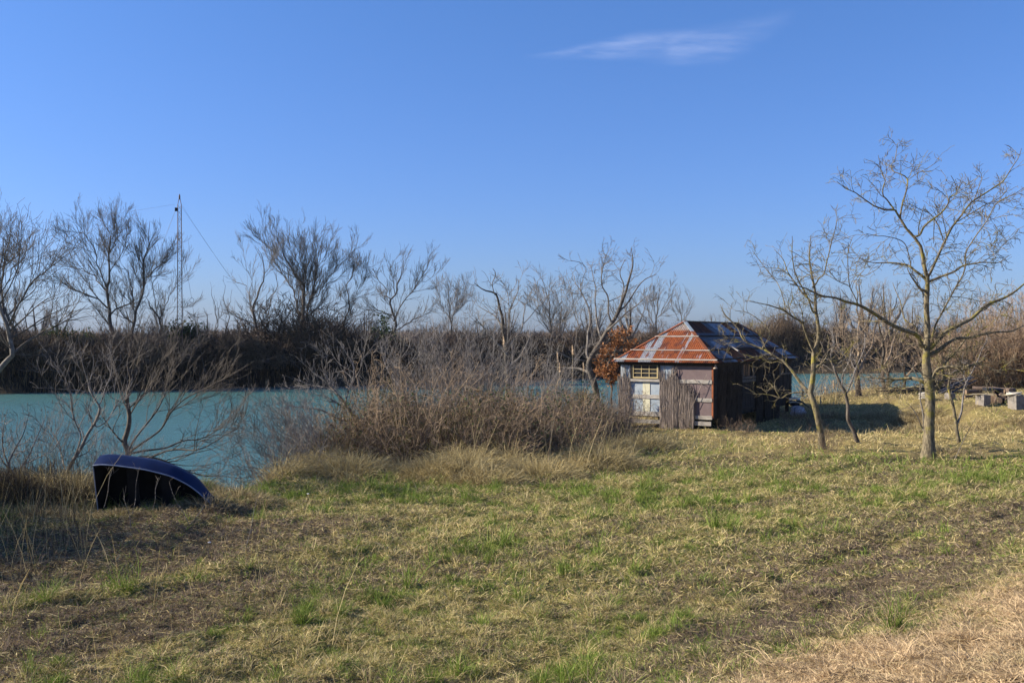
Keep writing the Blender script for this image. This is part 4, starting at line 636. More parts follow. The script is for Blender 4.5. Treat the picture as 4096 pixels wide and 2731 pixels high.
# leafy things
def leaves(name, pts, size, cols, parent=None, mat=leaf_m, jit=.4):
    n = len(pts); a = rng.normal(0, 1, (n, 3)); a /= np.linalg.norm(a, axis=1)[:, None]; b_ = rng.normal(0, 1, (n, 3)); b_ -= a*np.sum(a*b_, 1)[:, None]; b_ /= np.linalg.norm(b_, axis=1)[:, None]
    s = (size*rng.uniform(1-jit, 1+jit, n))[:, None]; V = np.stack([pts-a*s, pts+b_*s*.45, pts+a*s, pts-b_*s*.45], 1).reshape(-1, 3); i = np.arange(n)[:, None]*4
    c = np.array(cols)[rng.integers(0, len(cols), n)]*(.6+.8*rng.random(n)[:, None])
    return mesh_np(name, V, [i+np.array([[0, 1, 2, 3]])], mat, parent, col=np.repeat(c, 4, 0))
OK = [[(1405, 960), (1404, 900), (1402, 870), (1398, 840), (1410, 810), (1425, 780), (1445, 762)], [(1402, 870), (1385, 855), (1378, 835)], [(1400, 850), (1415, 840), (1420, 825)], [(1400, 835), (1385, 815), (1390, 800)], [(1410, 810), (1440, 800), (1465, 785)], [(1425, 780), (1420, 765), (1430, 755)], [(1402, 862), (1418, 862), (1415, 870)], [(1403, 820), (1395, 800), (1405, 785)]]
P, Rr = trace(DI, OK, 43.2, .05, seed=91, tip=.008, dz=.8)
e = tree('oak_sapling', 'small oak holding russet dead leaves against the left wall of the hut', (P, Rr), LV((5, .3, .8), (5, .2, .4), None, t0=.3, wander=.2), bark_far, bark_far, seed=91, minr=.003)
l1, r1 = sprout(P, Rr, 9, (.25, .75), (.5, 1.3), 4, .25, .0, tmin=.32); l1 = l1[:, 1:].reshape(-1, 3); l1 = np.repeat(l1, 7, 0)+rng.normal(0, .085, (len(l1)*7, 3))
leaves('leaves', l1-P[0, 0], .062, [(.34, .14, .045), (.26, .10, .03), (.42, .20, .08), (.20, .08, .03)], e)
def evergreen(x, y, z, w, h, lb, n=2600):
    e = empty('evergreen_bush', (x, y, z), 0, lb, 'bush', 'dark evergreens on the far bank')
    wood('stems', bush_geo(w*.2, h*.9, 14, 300+int(abs(x)), [dict(dens=2, lr=(.3, 1), ar=(.4, 1), nseg=3, wander=.2, trop=.02)], .35, .03), bark_dark, e, np.zeros(3), minr=.01)
    c = rng.normal(0, 1, (26, 3))*np.array([w*.33, w*.33, h*.22])+np.array([0, 0, h*.55]); pp = c[rng.integers(0, 26, n)]+rng.normal(0, .35, (n, 3)); pp[:, 2] = np.abs(pp[:, 2])
    leaves('foliage', pp, .16, [(.035, .06, .022), (.06, .09, .03), (.025, .04, .016)], e)
for px, d_, top, w, lb in ((184, 92, 324, 2.4, 'dark evergreen bush at the foot of the mast'), (382, 104, 325, 2.0, 'dark evergreen bush below the V-shaped tree'), (62, 90, 334, 2.4, 'dark ivy-covered bush left of the fan-crowned tree'), (85, 90, 336, 1.6, 'smaller dark ivy bush beside the ivy-covered one')):
    x = (px-512)/F*d_; z = float(height(x, d_)); evergreen(x, d_, z, w, CAM_Z+(HY-top)/F*d_-z, lb)
# green-leaved brambles inside the thicket
pp = np.stack([rng.uniform(-5.2, 3, 5200), rng.uniform(27.5, 33, 5200), np.zeros(5200)], -1); k = fbm(pp[:, 0]*.9+8, pp[:, 1]*.5, 2) > .52; pp = pp[k]; pp[:, 2] = height(pp[:, 0], pp[:, 1])+rng.uniform(.3, 2.1, len(pp))
o = leaves('bramble_leaves', pp, .045, [(.06, .085, .03), (.10, .07, .035), (.15, .10, .05), (.07, .10, .035)]); tag(o, 'remaining dull green and brown bramble leaves scattered through the thicket', 'leaves', kind='stuff')

# common reed plumes
plume_m = M('reed plume', (.42, .29, .17), (.62, .47, .32), 12)
reed_m = M('reed stem', (.42, .34, .2), (.55, .46, .3), 6)
def reed(px, ptop, pbot, d, lb, lean=.0):
    b_ = px2w(px, pbot, d); t = px2w(px+lean, ptop, d); e = empty('reed', b_, 0, lb, 'reed', 'single plumed reeds')
    L = t-b_; s = np.linspace(0, 1, 6)[:, None]; MB().tube(L*s+np.array([.03, 0, 0])*np.sin(s*3), np.linspace(.010, .005, 6), 5).build('stem', reed_m, e)
    hl = .42; pl = []; n = 60; u = rng.random(n); base = L-np.array([0, 0, hl])*(1-u)[:, None]*.9
    dr = np.stack([.35+.3*rng.random(n), rng.normal(0, .3, n), -.1+.7*rng.random(n)], -1)*(.11*(1.1-u)[:, None]+.03)
    V, q = tubes(np.stack([base, base+dr*.6, base+dr], 1), np.tile([.010, .014, .004], (n, 1)), 4)
    mesh_np('plume', V, [q], plume_m, e)
for a in ((556, 352, 420, 40, 'tall plumed reed left of the leaning tree trunk', 1), (561, 362, 420, 39.5, 'shorter plumed reed beside the tall one', -2), (572, 345, 415, 41, 'tall reed right of the pair of plumes', 0), (506, 336, 420, 38, 'lone tall reed plume right above the thicket', -3), (581, 362, 420, 42, 'faint reed plume closest to the leaning trunk', 2), (549, 385, 425, 38, 'low drooping reed head at the left of the group', -2),
          (813, 372, 410, 48, 'reed plume by the water beside the hut side wall', 1), (805, 388, 412, 47.5, 'low pale reed plume close to the hut wall', -3), (831, 386, 412, 49, 'tall reed in the sparse group right of the slender tree', -6), (838, 380, 412, 49.5, 'leaning reed above the river right of the slender tree', -5), (824, 396, 415, 48.5, 'short bent reed near the slender trunk', -4)): reed(*a)
stalk_stuff('river_reeds', 260, 800, 850, 47, 51, (.5, 1.9), .006, [STRAW2, STRAW2*1.2, STRAW], 'thin pale reeds at the water edge right of the hut', .25)
# weeds in front of the boat
def weed(X0, Y0, X1, Y1, d, lb, sd_):
    P, Rr = trace(DI, [[(X0, Y0), ((X0*2+X1)/3+2, (Y0*2+Y1)/3), ((X0+2*X1)/3-2, (Y0+2*Y1)/3), (X1, Y1)]], d, .007, tip=.003, seed=sd_)
    parts = [(P, Rr, 5)]; c, r = sprout(P, Rr, 5, (.15, .45), (.4, .8), 3, .12, .05, tmin=.5, maxr=.03, r_=np.random.default_rng(sd_)); parts.append((c, r, 4)); c, r = sprout(c, r, 6, (.05, .15), (.4, .9), 2, .12, 0, r_=np.random.default_rng(sd_)); parts.append((c, r, 3))
    o = wood('dead_weed', parts, bark_pale, None, P[0, 0], minr=.002); o.location = P[0, 0]; tag(o, lb, 'dead weed', 'dead weeds in front of the boat')
for i, a in enumerate(((238, 1165, 262, 1060, 18.9, 'dead branched weed before the transom end of the boat'), (303, 1180, 320, 1075, 18.7, 'dead weed in front of the middle of the boat'), (350, 1170, 362, 1095, 18.8, 'short dead weed right of the boat middle'), (432, 1200, 385, 1105, 18.2, 'dead weed bending left before the bow of the boat'), (300, 1215, 283, 1120, 17.9, 'thin dead weed nearest the camera in front of the boat'), (435, 1205, 500, 1120, 18.0, 'straight bare stem leaning right below the bow'), (560, 1270, 605, 1110, 16.5, 'tall single stem leaning right in the grass right of the boat'))): weed(*a, 400+i)
P, Rr = trace(Z7, [[(1750, 1065), (1800, 960), (1860, 830), (1910, 740), (1940, 690)], [(1720, 1060), (1760, 1085)], [(1750, 1065), (1790, 1100)]], 29.4, .014, tip=.006, seed=6)
o = wood('broken_branch', [(P, Rr, 5)], bark_pale, None, P[0, 0]); o.location = P[0, 0]; tag(o, 'pale broken branch stuck upright in the grass right of the largest trunk', 'branch')

# ------------------------------------------------------------------ the hut
wood_pale = M('bleached batten', (.30, .27, .23), (.52, .48, .42), 9, bump=.5, stretch=(.4, 3, 3))
wood_gray = M('weathered grey board', (.20, .18, .155), (.42, .385, .34), 9, bump=.6, stretch=(.4, 3, 3))
wood_dark = M('dark old planks', (.010, .008, .006), (.038, .030, .023), 7, bump=.6, stretch=(4, 4, .3))  # dark timber, colour lowered further to carry the side wall's shade
wood_mid = M('shade-dimmed grey board', (.06, .054, .046), (.14, .125, .105), 9, bump=.6, stretch=(.4, 3, 3))  # grey board with shade mixed into its colour, mainly for the side wall
stick_m = M('grey reed sticks', (.12, .095, .075), (.40, .33, .28), 7, bump=.4, stretch=(5, 5, .4))
stick_dark = M('shade-darkened old reed sticks', (.02, .016, .013), (.065, .054, .042), 7, stretch=(5, 5, .4))  # side wall copy of the reed sticks, shade put into the colour
sheet_pale = M('pale blue-grey sheet metal', (.24, .29, .34), (.34, .39, .43), 5, rough=.5, metal=.1, c3=(.38, .41, .43), s3=1.6, t3=(.45, .8))
sheet_mauve = M('mauve-brown board', (.125, .088, .088), (.165, .12, .118), 3, rough=.7, c3=(.20, .15, .14), s3=9, t3=(.62, .75))
cream = M('cream plastic strip', (.50, .47, .33), (.58, .55, .40), 6, rough=.6)
yellow_wood = M('ochre painted window wood', (.38, .29, .14), (.52, .42, .22), 12, rough=.7, stretch=(1, 1, 4))
glass = M('dark window glass', (.02, .022, .024), (.035, .036, .038), 4, rough=.12, spec=.6)
rustm = M('rusty iron', (.16, .05, .022), (.32, .10, .035), 20, rough=.85)
dark_in = M('dark interior', (.012, .010, .009), (.02, .017, .014), 5)
HB = np.array([4.45, 40.7, 0]); HW, HD = 3.94, 10.35; HR = math.atan2(-.533, .846)
hut = empty('fishing_hut', HB, HR, 'ramshackle hut on low posts with rusty corrugated hip roof, patched with sheet metal and reeds', 'hut')
def hu(X, s=.27):
    r = ((2400+X/2.613)/4-512)/F; k = s-.27; return (r*(40.7+.846*k)-4.45-.533*k)/(.846+.533*r)
def hz(X, Yy): u = hu(X); return CAM_Z+(HY-(1200+Yy/2.613)/4)/F*(40.7-.533*u)
def hs(X): r = ((2400+X/2.613)/4-512)/F; return (r*38.6-7.78)/(.533-.846*r)
ZF, ZT = .50, 2.60
# wall skins
MB().box((0.0, 0, ZF), (.54, .03, ZT)).build('wall', sheet_pale, hut)['label'] = 'pale grey sheet metal wall patch left of the window'
MB().box((1.62, 0, 1.86), (2.33, .03, ZT)).build('wall', sheet_pale, hut)['label'] = 'pale grey sheet metal wall patch right of the window'
MB().box((.06, -.012, ZF), (1.16, .012, 1.84)).box((1.165, -.008, ZF+.02), (1.72, .014, 1.82)).build('wall', sheet_pale, hut)['label'] = 'pale blue sheet metal lower wall panel'
m_ = MB(); m_.box((2.34, -.006, ZF), (3.14, .03, ZT)); m_.box((3.145, -.012, ZF), (3.92, .03, ZT)); m_.box((1.73, .004, ZF), (2.335, .034, 1.85)); m_.build('wall', sheet_mauve, hut)['label'] = 'mauve-brown board wall panel'
MB().box((.50, .002, 2.53), (1.66, .03, ZT)).build('wall', wood_dark, hut)
MB().box((hu(450), -.026, ZF-.02), (hu(525), -.013, 1.80)).build('cream_strip', cream, hut)['label'] = 'cream vertical strip on the pale lower panel'
# window
wx0, wx1, wz0, wz1 = hu(345), hu(612), 1.93, 2.50
fr = MB(); t_ = .05
fr.box((wx0, -.06, wz0), (wx1, -.004, wz0+t_)).box((wx0, -.06, wz1-t_), (wx1, -.004, wz1)).box((wx0, -.058, wz0+t_), (wx0+t_, -.004, wz1-t_)).box((wx1-t_, -.058, wz0+t_), (wx1, -.004, wz1-t_))
win = fr.build('window', yellow_wood, hut)
mt = MB()
for k in (1, 2): x = wx0+t_+(wx1-wx0-2*t_)*k/3; mt.box((x-.012, -.045, wz0+t_), (x+.012, -.02, wz1-t_))
for k in (1, 2): z = wz0+t_+(wz1-wz0-2*t_)*k/3; mt.box((wx0+t_, -.042, z-.011), (wx1-t_, -.023, z+.011))
mt.build('glazing_bars', yellow_wood, win); MB().box((wx0+t_, -.012, wz0+t_), (wx1-t_, -.006, wz1-t_)).build('pane', glass, win)
oc = MB(); oc.box((wx0-.09, -.075, wz0-.06), (wx0-.004, -.005, wz1+.06)).box((wx1+.004, -.075, wz0-.06), (wx1+.07, -.005, wz1+.06)).box((wx0-.02, -.07, wz1+.004), (wx1+.02, -.005, wz1+.05)); oc.build('casing', wood_dark, win)
MB().box((hu(325), -.11, 1.80), (hu(632), -.014, 1.90), .006).build('sill', wood_gray, win)
def board(x0, x1, z0, z1, y0=-.05, y1=-.013, name='batten'): return MB().box((x0, y0, z0), (x1, y1, z1), .006).build(name, wood_gray, hut)
for a in ((315, 632, 985, 1018), (312, 632, 1160, 1198), (300, 640, 1243, 1275), (630, 1175, 830, 860), (815, 1178, 1020, 1052), (975, 1178, 1206, 1240), (990, 1165, 1266, 1306)):
    zz = sorted((hz(a[0], a[3]), hz((a[0]+a[1])/2, a[2]))); board(hu(a[0]), min(hu(a[1]), HW-.01), zz[0]+.01, zz[1]+.01)
# rusty corner iron, posts, floor frame
MB().box((HW-.035, -.03, .45), (HW+.035, -.014, 2.55), .004).build('corner_strip', rustm, hut)
for (x, y) in ((.08, .08), (1.7, .1), (3.75, .12), (3.8, 3.4), (3.8, 6.8), (3.8, 10.1), (.1, 5), (.1, 10.1)): MB().box((x-.07, y-.07, -1.2 if y > 6 else -.35), (x+.07, y+.07, ZF-.12), .005).build('post', wood_dark, hut)
MB().box((0.02, .04, ZF-.12), (HW-.03, HD, ZF-.003)).build('floor', dark_in, hut)
# other walls (inner faces stay dark)
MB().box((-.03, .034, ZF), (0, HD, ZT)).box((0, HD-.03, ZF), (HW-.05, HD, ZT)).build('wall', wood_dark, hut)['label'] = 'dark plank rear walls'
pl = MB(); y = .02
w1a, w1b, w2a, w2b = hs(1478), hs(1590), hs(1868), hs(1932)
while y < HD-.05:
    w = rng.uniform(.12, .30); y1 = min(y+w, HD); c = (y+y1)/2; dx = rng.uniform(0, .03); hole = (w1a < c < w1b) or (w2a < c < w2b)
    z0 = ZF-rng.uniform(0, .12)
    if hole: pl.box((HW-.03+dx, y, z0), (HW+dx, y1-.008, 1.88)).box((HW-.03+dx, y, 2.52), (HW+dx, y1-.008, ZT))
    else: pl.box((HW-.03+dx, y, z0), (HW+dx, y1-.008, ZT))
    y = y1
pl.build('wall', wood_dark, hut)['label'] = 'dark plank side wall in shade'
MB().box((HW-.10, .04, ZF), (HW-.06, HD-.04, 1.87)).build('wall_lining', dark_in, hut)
for a, b_ in ((w1a, w1b), (w2a, w2b)):
    f_ = MB(); f_.box((HW+.005, a-.04, 1.84), (HW+.07, b_+.04, 1.92)).box((HW+.005, a-.04, 2.47), (HW+.07, b_+.04, 2.55)).box((HW+.007, a-.04, 1.92), (HW+.068, a+.05, 2.47)).box((HW+.007, b_-.05, 1.92), (HW+.068, b_+.04, 2.47))
    wn = f_.build('window', wood_mid, hut); MB().box((HW-.02, a, 1.9), (HW-.01, b_, 2.5)).build('pane', glass, wn); MB().box((HW+.01, (a+b_)/2-.02, 1.92), (HW+.04, (a+b_)/2+.02, 2.47)).build('glazing_bars', wood_mid, wn)
MB().box((HW+.035, w1a-.15, 1.70), (HW+.10, w1b+.15, 1.80), .008).build('batten', wood_mid, hut)
for z, a, b_ in ((1.78, .05, w1a-.3), (1.88, w1b+.1, HD+.12), (1.22, .05, 2.2), (1.2, w1a, w1b+.8), (.62, w1a, w1b)): MB().box((HW+.034, a, z-.04), (HW+.06, b_, z+.04), .008).build('batten', wood_mid if z > 1.8 else wood_dark, hut)
def sticks(n, a, b_, zb, zt, rag, axis, off, mat, nm='reed_screen', r=.012):
    m = MB(); 
    for k in range(n):
        u = rng.uniform(a, b_); o_ = off-rng.uniform(0, .07); t = zt-abs(rng.normal(0, rag))-.35*rag*math.sin(u*31); bt = zb+rng.uniform(-.03, .1); ln = rng.normal(0, .05); bow = rng.normal(0, .03)
        if rng.random() < .14: t += rag*1.3*rng.random()
        P3 = [(u, o_, bt), (u+ln*.4+bow, o_-.01, bt+(t-bt)*.4), (u+ln*.8-bow, o_, bt+(t-bt)*.75), (u+ln*1.2, o_+.005, t)]
        if axis: P3 = [(HW+.05-p[1]+off-0, p[0], p[2]) for p in P3]
        m.tube(P3, np.array([1, .95, .85, .5])*r*rng.uniform(.6, 1.3), 4)
    return m.build(nm, mat, hut)
g0 = -.12
sticks(95, hu(212), hu(312), g0, 2.0, .10, 0, -.055, stick_m); sticks(16, hu(225), hu(330), 1.5, 2.38, .2, 0, -.04, stick_m)
sticks(90, hu(634), hu(722), g0-.02, 1.88, .10, 0, -.055, stick_m); sticks(14, hu(640), hu(700), 1.4, 2.45, .2, 0, -.04, stick_m)
sticks(115, hu(720), hu(828), g0-.06, 2.12, .2, 0, -.06, stick_m); sticks(18, hu(740), hu(800), 1.6, 2.45, .2, 0, -.04, stick_m)
sticks(80, hu(842), hu(932), g0-.06, 1.78, .12, 0, -.06, stick_m); sticks(50, hu(930), hu(985), g0-.06, 1.55, .14, 0, -.06, stick_m); sticks(3, hu(880), hu(960), .8, 2.0, .15, 0, -.06, stick_m)
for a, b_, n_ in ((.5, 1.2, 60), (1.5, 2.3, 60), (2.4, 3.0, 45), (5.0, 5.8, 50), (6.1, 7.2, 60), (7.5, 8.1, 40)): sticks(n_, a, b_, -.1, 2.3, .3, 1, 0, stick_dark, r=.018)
st = MB()                                                    # loose leaning sticks
for (xa, za, xb, zb_) in ((hu(980), 1.98, hu(1118), 1.62), (hu(985), .9, hu(1130), 2.15), (hu(340), 1.6, hu(440), .55), (hu(830), .5, hu(935), .34), (hu(690), .82, hu(760), .76), (hu(865), .62, hu(935), .45), (hu(990), 1.98, hu(1040), 1.75)): st.tube([(xa, -.15, za), ((xa+xb)/2, -.16, (za+zb_)/2+.03), (xb, -.13, zb_)], .009, 4)
st.build('loose_sticks', stick_m, hut)
th = np.linspace(0, 6.6, 26); MB().tube(np.stack([hu(283)+.1*np.cos(th), np.full(26, -.07)-th*.004, 2.42+.1*np.sin(th)], -1), .008, 5).build('wire_loop', wood_dark, hut)
prof = [(0, .02), (-.05, .03), (-.09, .05), (-.14, .085), (-.15, .09)]
MB().tube([(HW+.13, -.06, 2.52+z) for z, r in prof], [r for z, r in prof], 12).build('bell_lamp', M('tan enamel', (.35, .25, .17), (.45, .34, .24), 9, rough=.5), hut, smooth=True)
# roof
roof_m = bpy.data.materials.new('corrugated iron'); roof_m.use_nodes = True; n = roof_m.node_tree.nodes; l = roof_m.node_tree.links; b = n['Principled BSDF']
at_ = n.new('ShaderNodeAttribute'); at_.attribute_name = 'Col'; sp3 = n.new('ShaderNodeSeparateColor'); l.new(at_.outputs[0], sp3.inputs[0])
tc = n.new('ShaderNodeTexCoord'); nz = n.new('ShaderNodeTexNoise'); nz.inputs['Scale'].default_value = 14; nz.inputs['Detail'].default_value = 6; l.new(tc.outputs['Object'], nz.inputs[0])
mr = n.new('ShaderNodeMapRange'); mr.inputs[1].default_value = .3; mr.inputs[2].default_value = .7; mr.inputs[3].default_value = .5; mr.inputs[4].default_value = 1.4; l.new(nz.outputs[0], mr.inputs[0])
mx = n.new('ShaderNodeMix'); mx.data_type = 'RGBA'; mx.blend_type = 'MULTIPLY'; mx.inputs[0].default_value = 1; l.new(at_.outputs[0], mx.inputs[6]); l.new(mr.outputs[0], mx.inputs[7]); l.new(mx.outputs[2], b.inputs['Base Color'])
mm2 = n.new('ShaderNodeMapRange'); mm2.inputs[1].default_value = .10; mm2.inputs[2].default_value = .35; mm2.inputs[4].default_value = .1; l.new(sp3.outputs[2], mm2.inputs[0]); l.new(mm2.outputs[0], b.inputs['Metallic'])
mr2 = n.new('ShaderNodeMapRange'); mr2.inputs[1].default_value = .10; mr2.inputs[2].default_value = .35; mr2.inputs[3].default_value = .85; mr2.inputs[4].default_value = .42; l.new(sp3.outputs[2], mr2.inputs[0]); l.new(mr2.outputs[0], b.inputs['Roughness'])
RU = np.array([.36, .10, .024]); RD = np.array([.19, .052, .024]); GA = np.array([.44, .45, .45]); TN = np.array([.56, .46, .33])
OV = .27; RUN = HW/2+OV; RISE = 1.63; ZE = 2.585
rf = empty('roof', (0, 0, 0)); rf.parent = hut
def slope(along0, L, mk, sheets, lab):
    wl = .088; nc = int(L/wl*7); ns = 26; a = np.linspace(0, L, nc+1); t = np.linspace(0, 1, ns)
    smax = np.minimum(np.minimum(a, L-a), RUN); A, T = np.meshgrid(a, t, indexing='ij'); Sx = T*smax[:, None]
    row = np.clip((Sx/RUN/.355).astype(int), 0, 2); fr_ = Sx/RUN/.355-row
    off = .019*np.sin(2*math.pi*A/wl)+.012*(1-np.clip(fr_, 0, 1))
    kx = RUN/math.hypot(RUN, RISE); kz = RISE/math.hypot(RUN, RISE)
    V = mk(A, Sx-off*kz, ZE+RISE*Sx/RUN+off*kx)
    rust = sheets(A, Sx, row); nz_ = fbm(A*11.36, Sx*1.3+L, 3)+.5*(fbm(A*3, Sx*3, 2)-.5)
    rr = sstep(-.10, .10, nz_-.5-(.5-rust)*.8); tn = sstep(.5, .7, fbm(A*5+3, Sx*5, 2))[..., None]
    rc = RU*(1-tn)+RD*tn; c = GA*(1-rr[..., None])+rc*rr[..., None]
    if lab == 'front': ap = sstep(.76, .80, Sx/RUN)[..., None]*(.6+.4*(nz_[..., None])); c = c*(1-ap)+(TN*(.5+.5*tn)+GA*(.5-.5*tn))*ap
    else: c = c*np.array([.62, .66, .72])*np.where(fbm(A*.8, Sx*.5, 2)[..., None] > .5, 1, .45)  # slopes other than the front: shade painted in as a darker, bluer tint
    idx = np.arange((nc+1)*ns).reshape(nc+1, ns); q = np.stack([idx[:-1, :-1], idx[1:, :-1], idx[1:, 1:], idx[:-1, 1:]], -1).reshape(-1, 4)
    o = mesh_np('roof_slope', V.reshape(-1, 3), [q], roof_m, rf, col=c.reshape(-1, 3), smooth=True); return o
rows = [([(100, .3), (285, .93), (430, .22), (560, .93), (815, .35), (850, .92), (1300, 0)], .3), ([(100, .85), (490, .60), (590, .3), (650, .93), (900, .4), (935, .82), (1300, 0)], 1.0), ([(100, .9), (690, .92), (975, .2), (1300, 0)], 1.75)]
def sh_front(A, Sx, row):
    r = np.full(A.shape, .9)
    for k, (bd, s_) in enumerate(rows):
        for (Xa, v), (Xb, _) in zip(bd[:-1], bd[1:]): r = np.where((row == k) & (A-OV >= hu(Xa, s_)) & (A-OV < hu(Xb, s_)), v, r)
    return r
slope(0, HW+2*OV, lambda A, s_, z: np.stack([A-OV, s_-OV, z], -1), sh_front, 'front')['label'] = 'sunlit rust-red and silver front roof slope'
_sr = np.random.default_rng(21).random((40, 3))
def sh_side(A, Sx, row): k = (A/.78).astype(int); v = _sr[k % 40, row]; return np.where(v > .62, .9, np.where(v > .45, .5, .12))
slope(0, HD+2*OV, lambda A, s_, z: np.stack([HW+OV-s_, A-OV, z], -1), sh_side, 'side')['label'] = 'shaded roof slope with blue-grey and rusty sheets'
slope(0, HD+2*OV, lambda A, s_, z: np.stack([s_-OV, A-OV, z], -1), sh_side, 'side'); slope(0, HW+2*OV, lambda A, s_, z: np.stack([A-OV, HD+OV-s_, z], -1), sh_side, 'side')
apx = np.array([HW/2, HW/2, ZE+RISE+.03]); ap2 = np.array([HW/2, HD-HW/2, ZE+RISE+.03])
for c0, a_, mt_ in (((-OV, -OV, ZE+.02), apx, rustm), ((HW+OV, -OV, ZE+.02), apx, rustm), ((HW+OV, HD+OV, ZE+.02), ap2, rustm), ((-OV, HD+OV, ZE+.02), ap2, rustm)):
    c0 = np.array(c0); mid = c0+(a_-c0)*.74; MB().bar(c0, mid, .15, .02, 0).build('hip_cap', rustm, rf); MB().bar(mid, a_, .15, .022, 0).build('hip_cap', sheet_pale if c0[0] > 0 and c0[1] < 0 else rustm, rf)
MB().bar(apx, ap2, .18, .03).build('ridge_cap', wood_mid, rf)
def roof_batten(s_, side):
    z = ZE+RISE*s_/RUN+.045
    if side: p, q_ = (HW+OV-s_, s_-OV-.05, z), (HW+OV-s_, HD+OV-s_+.1, z)
    else: p, q_ = (s_-OV-.05, s_-OV, z), (HW+OV-s_+.08, s_-OV, z)
    MB().bar(p, q_, .085, .05, 0, .006).build('roof_batten', wood_pale if not side else wood_dark, rf)
for s_ in (.10, .60, 1.36): roof_batten(s_, 0); roof_batten(s_+.02, 1)
MB().bar((HW+.12, 2.6, 3.02), (HW-.75, 3.0, 3.45), .09, .04, 0, .01).build('roof_batten', wood_gray, rf)
fa = MB(); fa.box((-.10, -.10, 2.46), (HW+.10, -.065, 2.60)).box((HW+.065, -.064, 2.46), (HW+.10, HD+.06, 2.60)).box((-.10, -.064, 2.46), (-.065, HD+.06, 2.60)); fa.build('fascia', wood_dark, hut)
MB().box((0.01, .04, 2.6), (HW-.01, HD-.02, 2.63)).build('ceiling', dark_in, hut)

# ------------------------------------------------------------------ upturned boat
blue = M('blue boat paint', (.003, .009, .040), (.005, .014, .06), 4, rough=.5, spec=.15)
rimm = M('light blue grey rubbing strip', (.17, .20, .28), (.26, .30, .38), 9, rough=.45)
boat_in = M('boat inside darkened for shade', (.003, .0035, .005), (.008, .009, .011), 6, rough=.8)  # near-black colour stands in for the shade inside the hull
bt = empty('boat', (-8.46, 20.25, .36), R(3), 'small blue boat tipped on its side on the bank, dark open inside facing the meadow', 'boat')
bt.rotation_euler[1] = R(4); LB = 2.30; xs = np.linspace(0, 1, 30)
hb = np.interp(xs, [0, .04, .21, .44, .67, .83, .92, 1], [.93, 1, .99, .93, .78, .52, .27, .012])*.80
hb = np.convolve(np.pad(hb, 2, 'edge'), [.1, .2, .4, .2, .1], 'valid'); hb[-1] = .012
dp = .62*np.interp(xs, [0, .5, .85, 1], [1, 1, .8, .42])
prof = np.array([(1, 0), (1.01, .12), (1.01, .35), (.99, .6), (.90, .85), (.55, .97), (0, 1)]); prof = np.vstack([prof, prof[:-1][::-1]*[-1, 1]])
tilt = R(25); cy_, sy_ = math.cos(tilt), math.sin(tilt)
def bxf(x, yb, zd): return np.stack(np.broadcast_arrays(x, zd*cy_-yb*sy_, zd*sy_+yb*cy_), -1)
def hull(off, x0=0):
    X_ = xs[:, None]*LB*np.ones(len(prof))[None]; Yb = prof[None, :, 0]*np.maximum(hb[:, None]-off, .004); Zd = prof[None, :, 1]*(dp[:, None]-off)
    return bxf(X_, Yb, Zd)
def grid_q(a, b_): i = np.arange(a*b_).reshape(a, b_); return np.stack([i[:-1, :-1], i[:-1, 1:], i[1:, 1:], i[1:, :-1]], -1).reshape(-1, 4)
mesh_np('hull', hull(0).reshape(-1, 3), [grid_q(30, len(prof))], blue, bt, smooth=True)
mesh_np('lining', hull(.022).reshape(-1, 3), [grid_q(30, len(prof))], boat_in, bt, smooth=True)
def trans(x, off): v = hull(off)[0].copy(); v[:, 0] = x; return v
va, vb = trans(0, 0), trans(.035, .004); np_ = len(va); ce = lambda v: np.vstack([v, v.mean(0)])
mesh_np('transom', np.vstack([ce(va), ce(vb)]), [np.array([[i, i+1, np_] for i in range(np_-1)]+[[np_-1, 0, np_]]), np.array([[i+np_+1, i+np_+2, 2*np_+1] for i in range(np_-1)]+[[2*np_, np_+1, 2*np_+1]])], boat_in, bt)
for sg, nm in ((1, 'gunwale'), (-1, 'gunwale')):
    MB().tube(bxf(xs*LB, sg*hb, -.004*np.ones(30)), .013, 8).build(nm, rimm, bt, smooth=True)
MB().tube(bxf(np.array([0, 0, 0]), np.array([-.72, 0, .72]), np.array([0, 0, 0.])), .013, 8).build('gunwale', rimm, bt)
kx_ = np.linspace(0, 1, 20); MB().tube(bxf(kx_*LB, 0*kx_, np.interp(kx_, xs, dp)+.006), .018, 6).build('keel', blue, bt)
for x_ in (.72, 1.4):
    h_ = float(np.interp(x_/LB, xs, hb))*.95; v = [bxf(np.array(a), np.array(b_*h_), np.array(c)) for a in (x_-.11, x_+.11) for b_ in (-1, 1) for c in (.10, .135)]
    MB().add(np.array(v), MB.Q).build('seat', boat_in, bt)

# ------------------------------------------------------------------ lattice mast
steel = M('rust-streaked mast steel', (.09, .055, .045), (.19, .13, .11), 3, rough=.6)
MX, MY = px2w(179.8, 335, 91)[:2]; mz = float(height(MX, MY)); MT = 16.1
ms = empty('lattice_mast', (MX, MY, mz), R(20), 'tall thin red-grey lattice mast with guy wires on the far bank', 'mast')
m = MB(); H_ = MT-mz-.5; wd_ = lambda z: .24-.09*z/H_
cs = [(1, 1), (-1, 1), (-1, -1), (1, -1)]
for a, b_ in cs: m.tube([(a*wd_(0), b_*wd_(0), -.2), (a*wd_(H_), b_*wd_(H_), H_)], .034, 5)
m.build('legs', steel, ms); m = MB(); z = 0; k = 0
while z < H_-.3:
    z1 = z+.42
    for i in range(4):
        a, b_ = cs[i], cs[(i+1) % 4]
        if (k+i) % 2: a, b_ = b_, a
        m.tube([(a[0]*wd_(z), a[1]*wd_(z), z), (b_[0]*wd_(z1), b_[1]*wd_(z1), z1)], .015, 3)
        if k % 3 == 0: m.tube([(a[0]*wd_(z), a[1]*wd_(z), z), (b_[0]*wd_(z), b_[1]*wd_(z), z)], .015, 3)
    z = z1; k += 1
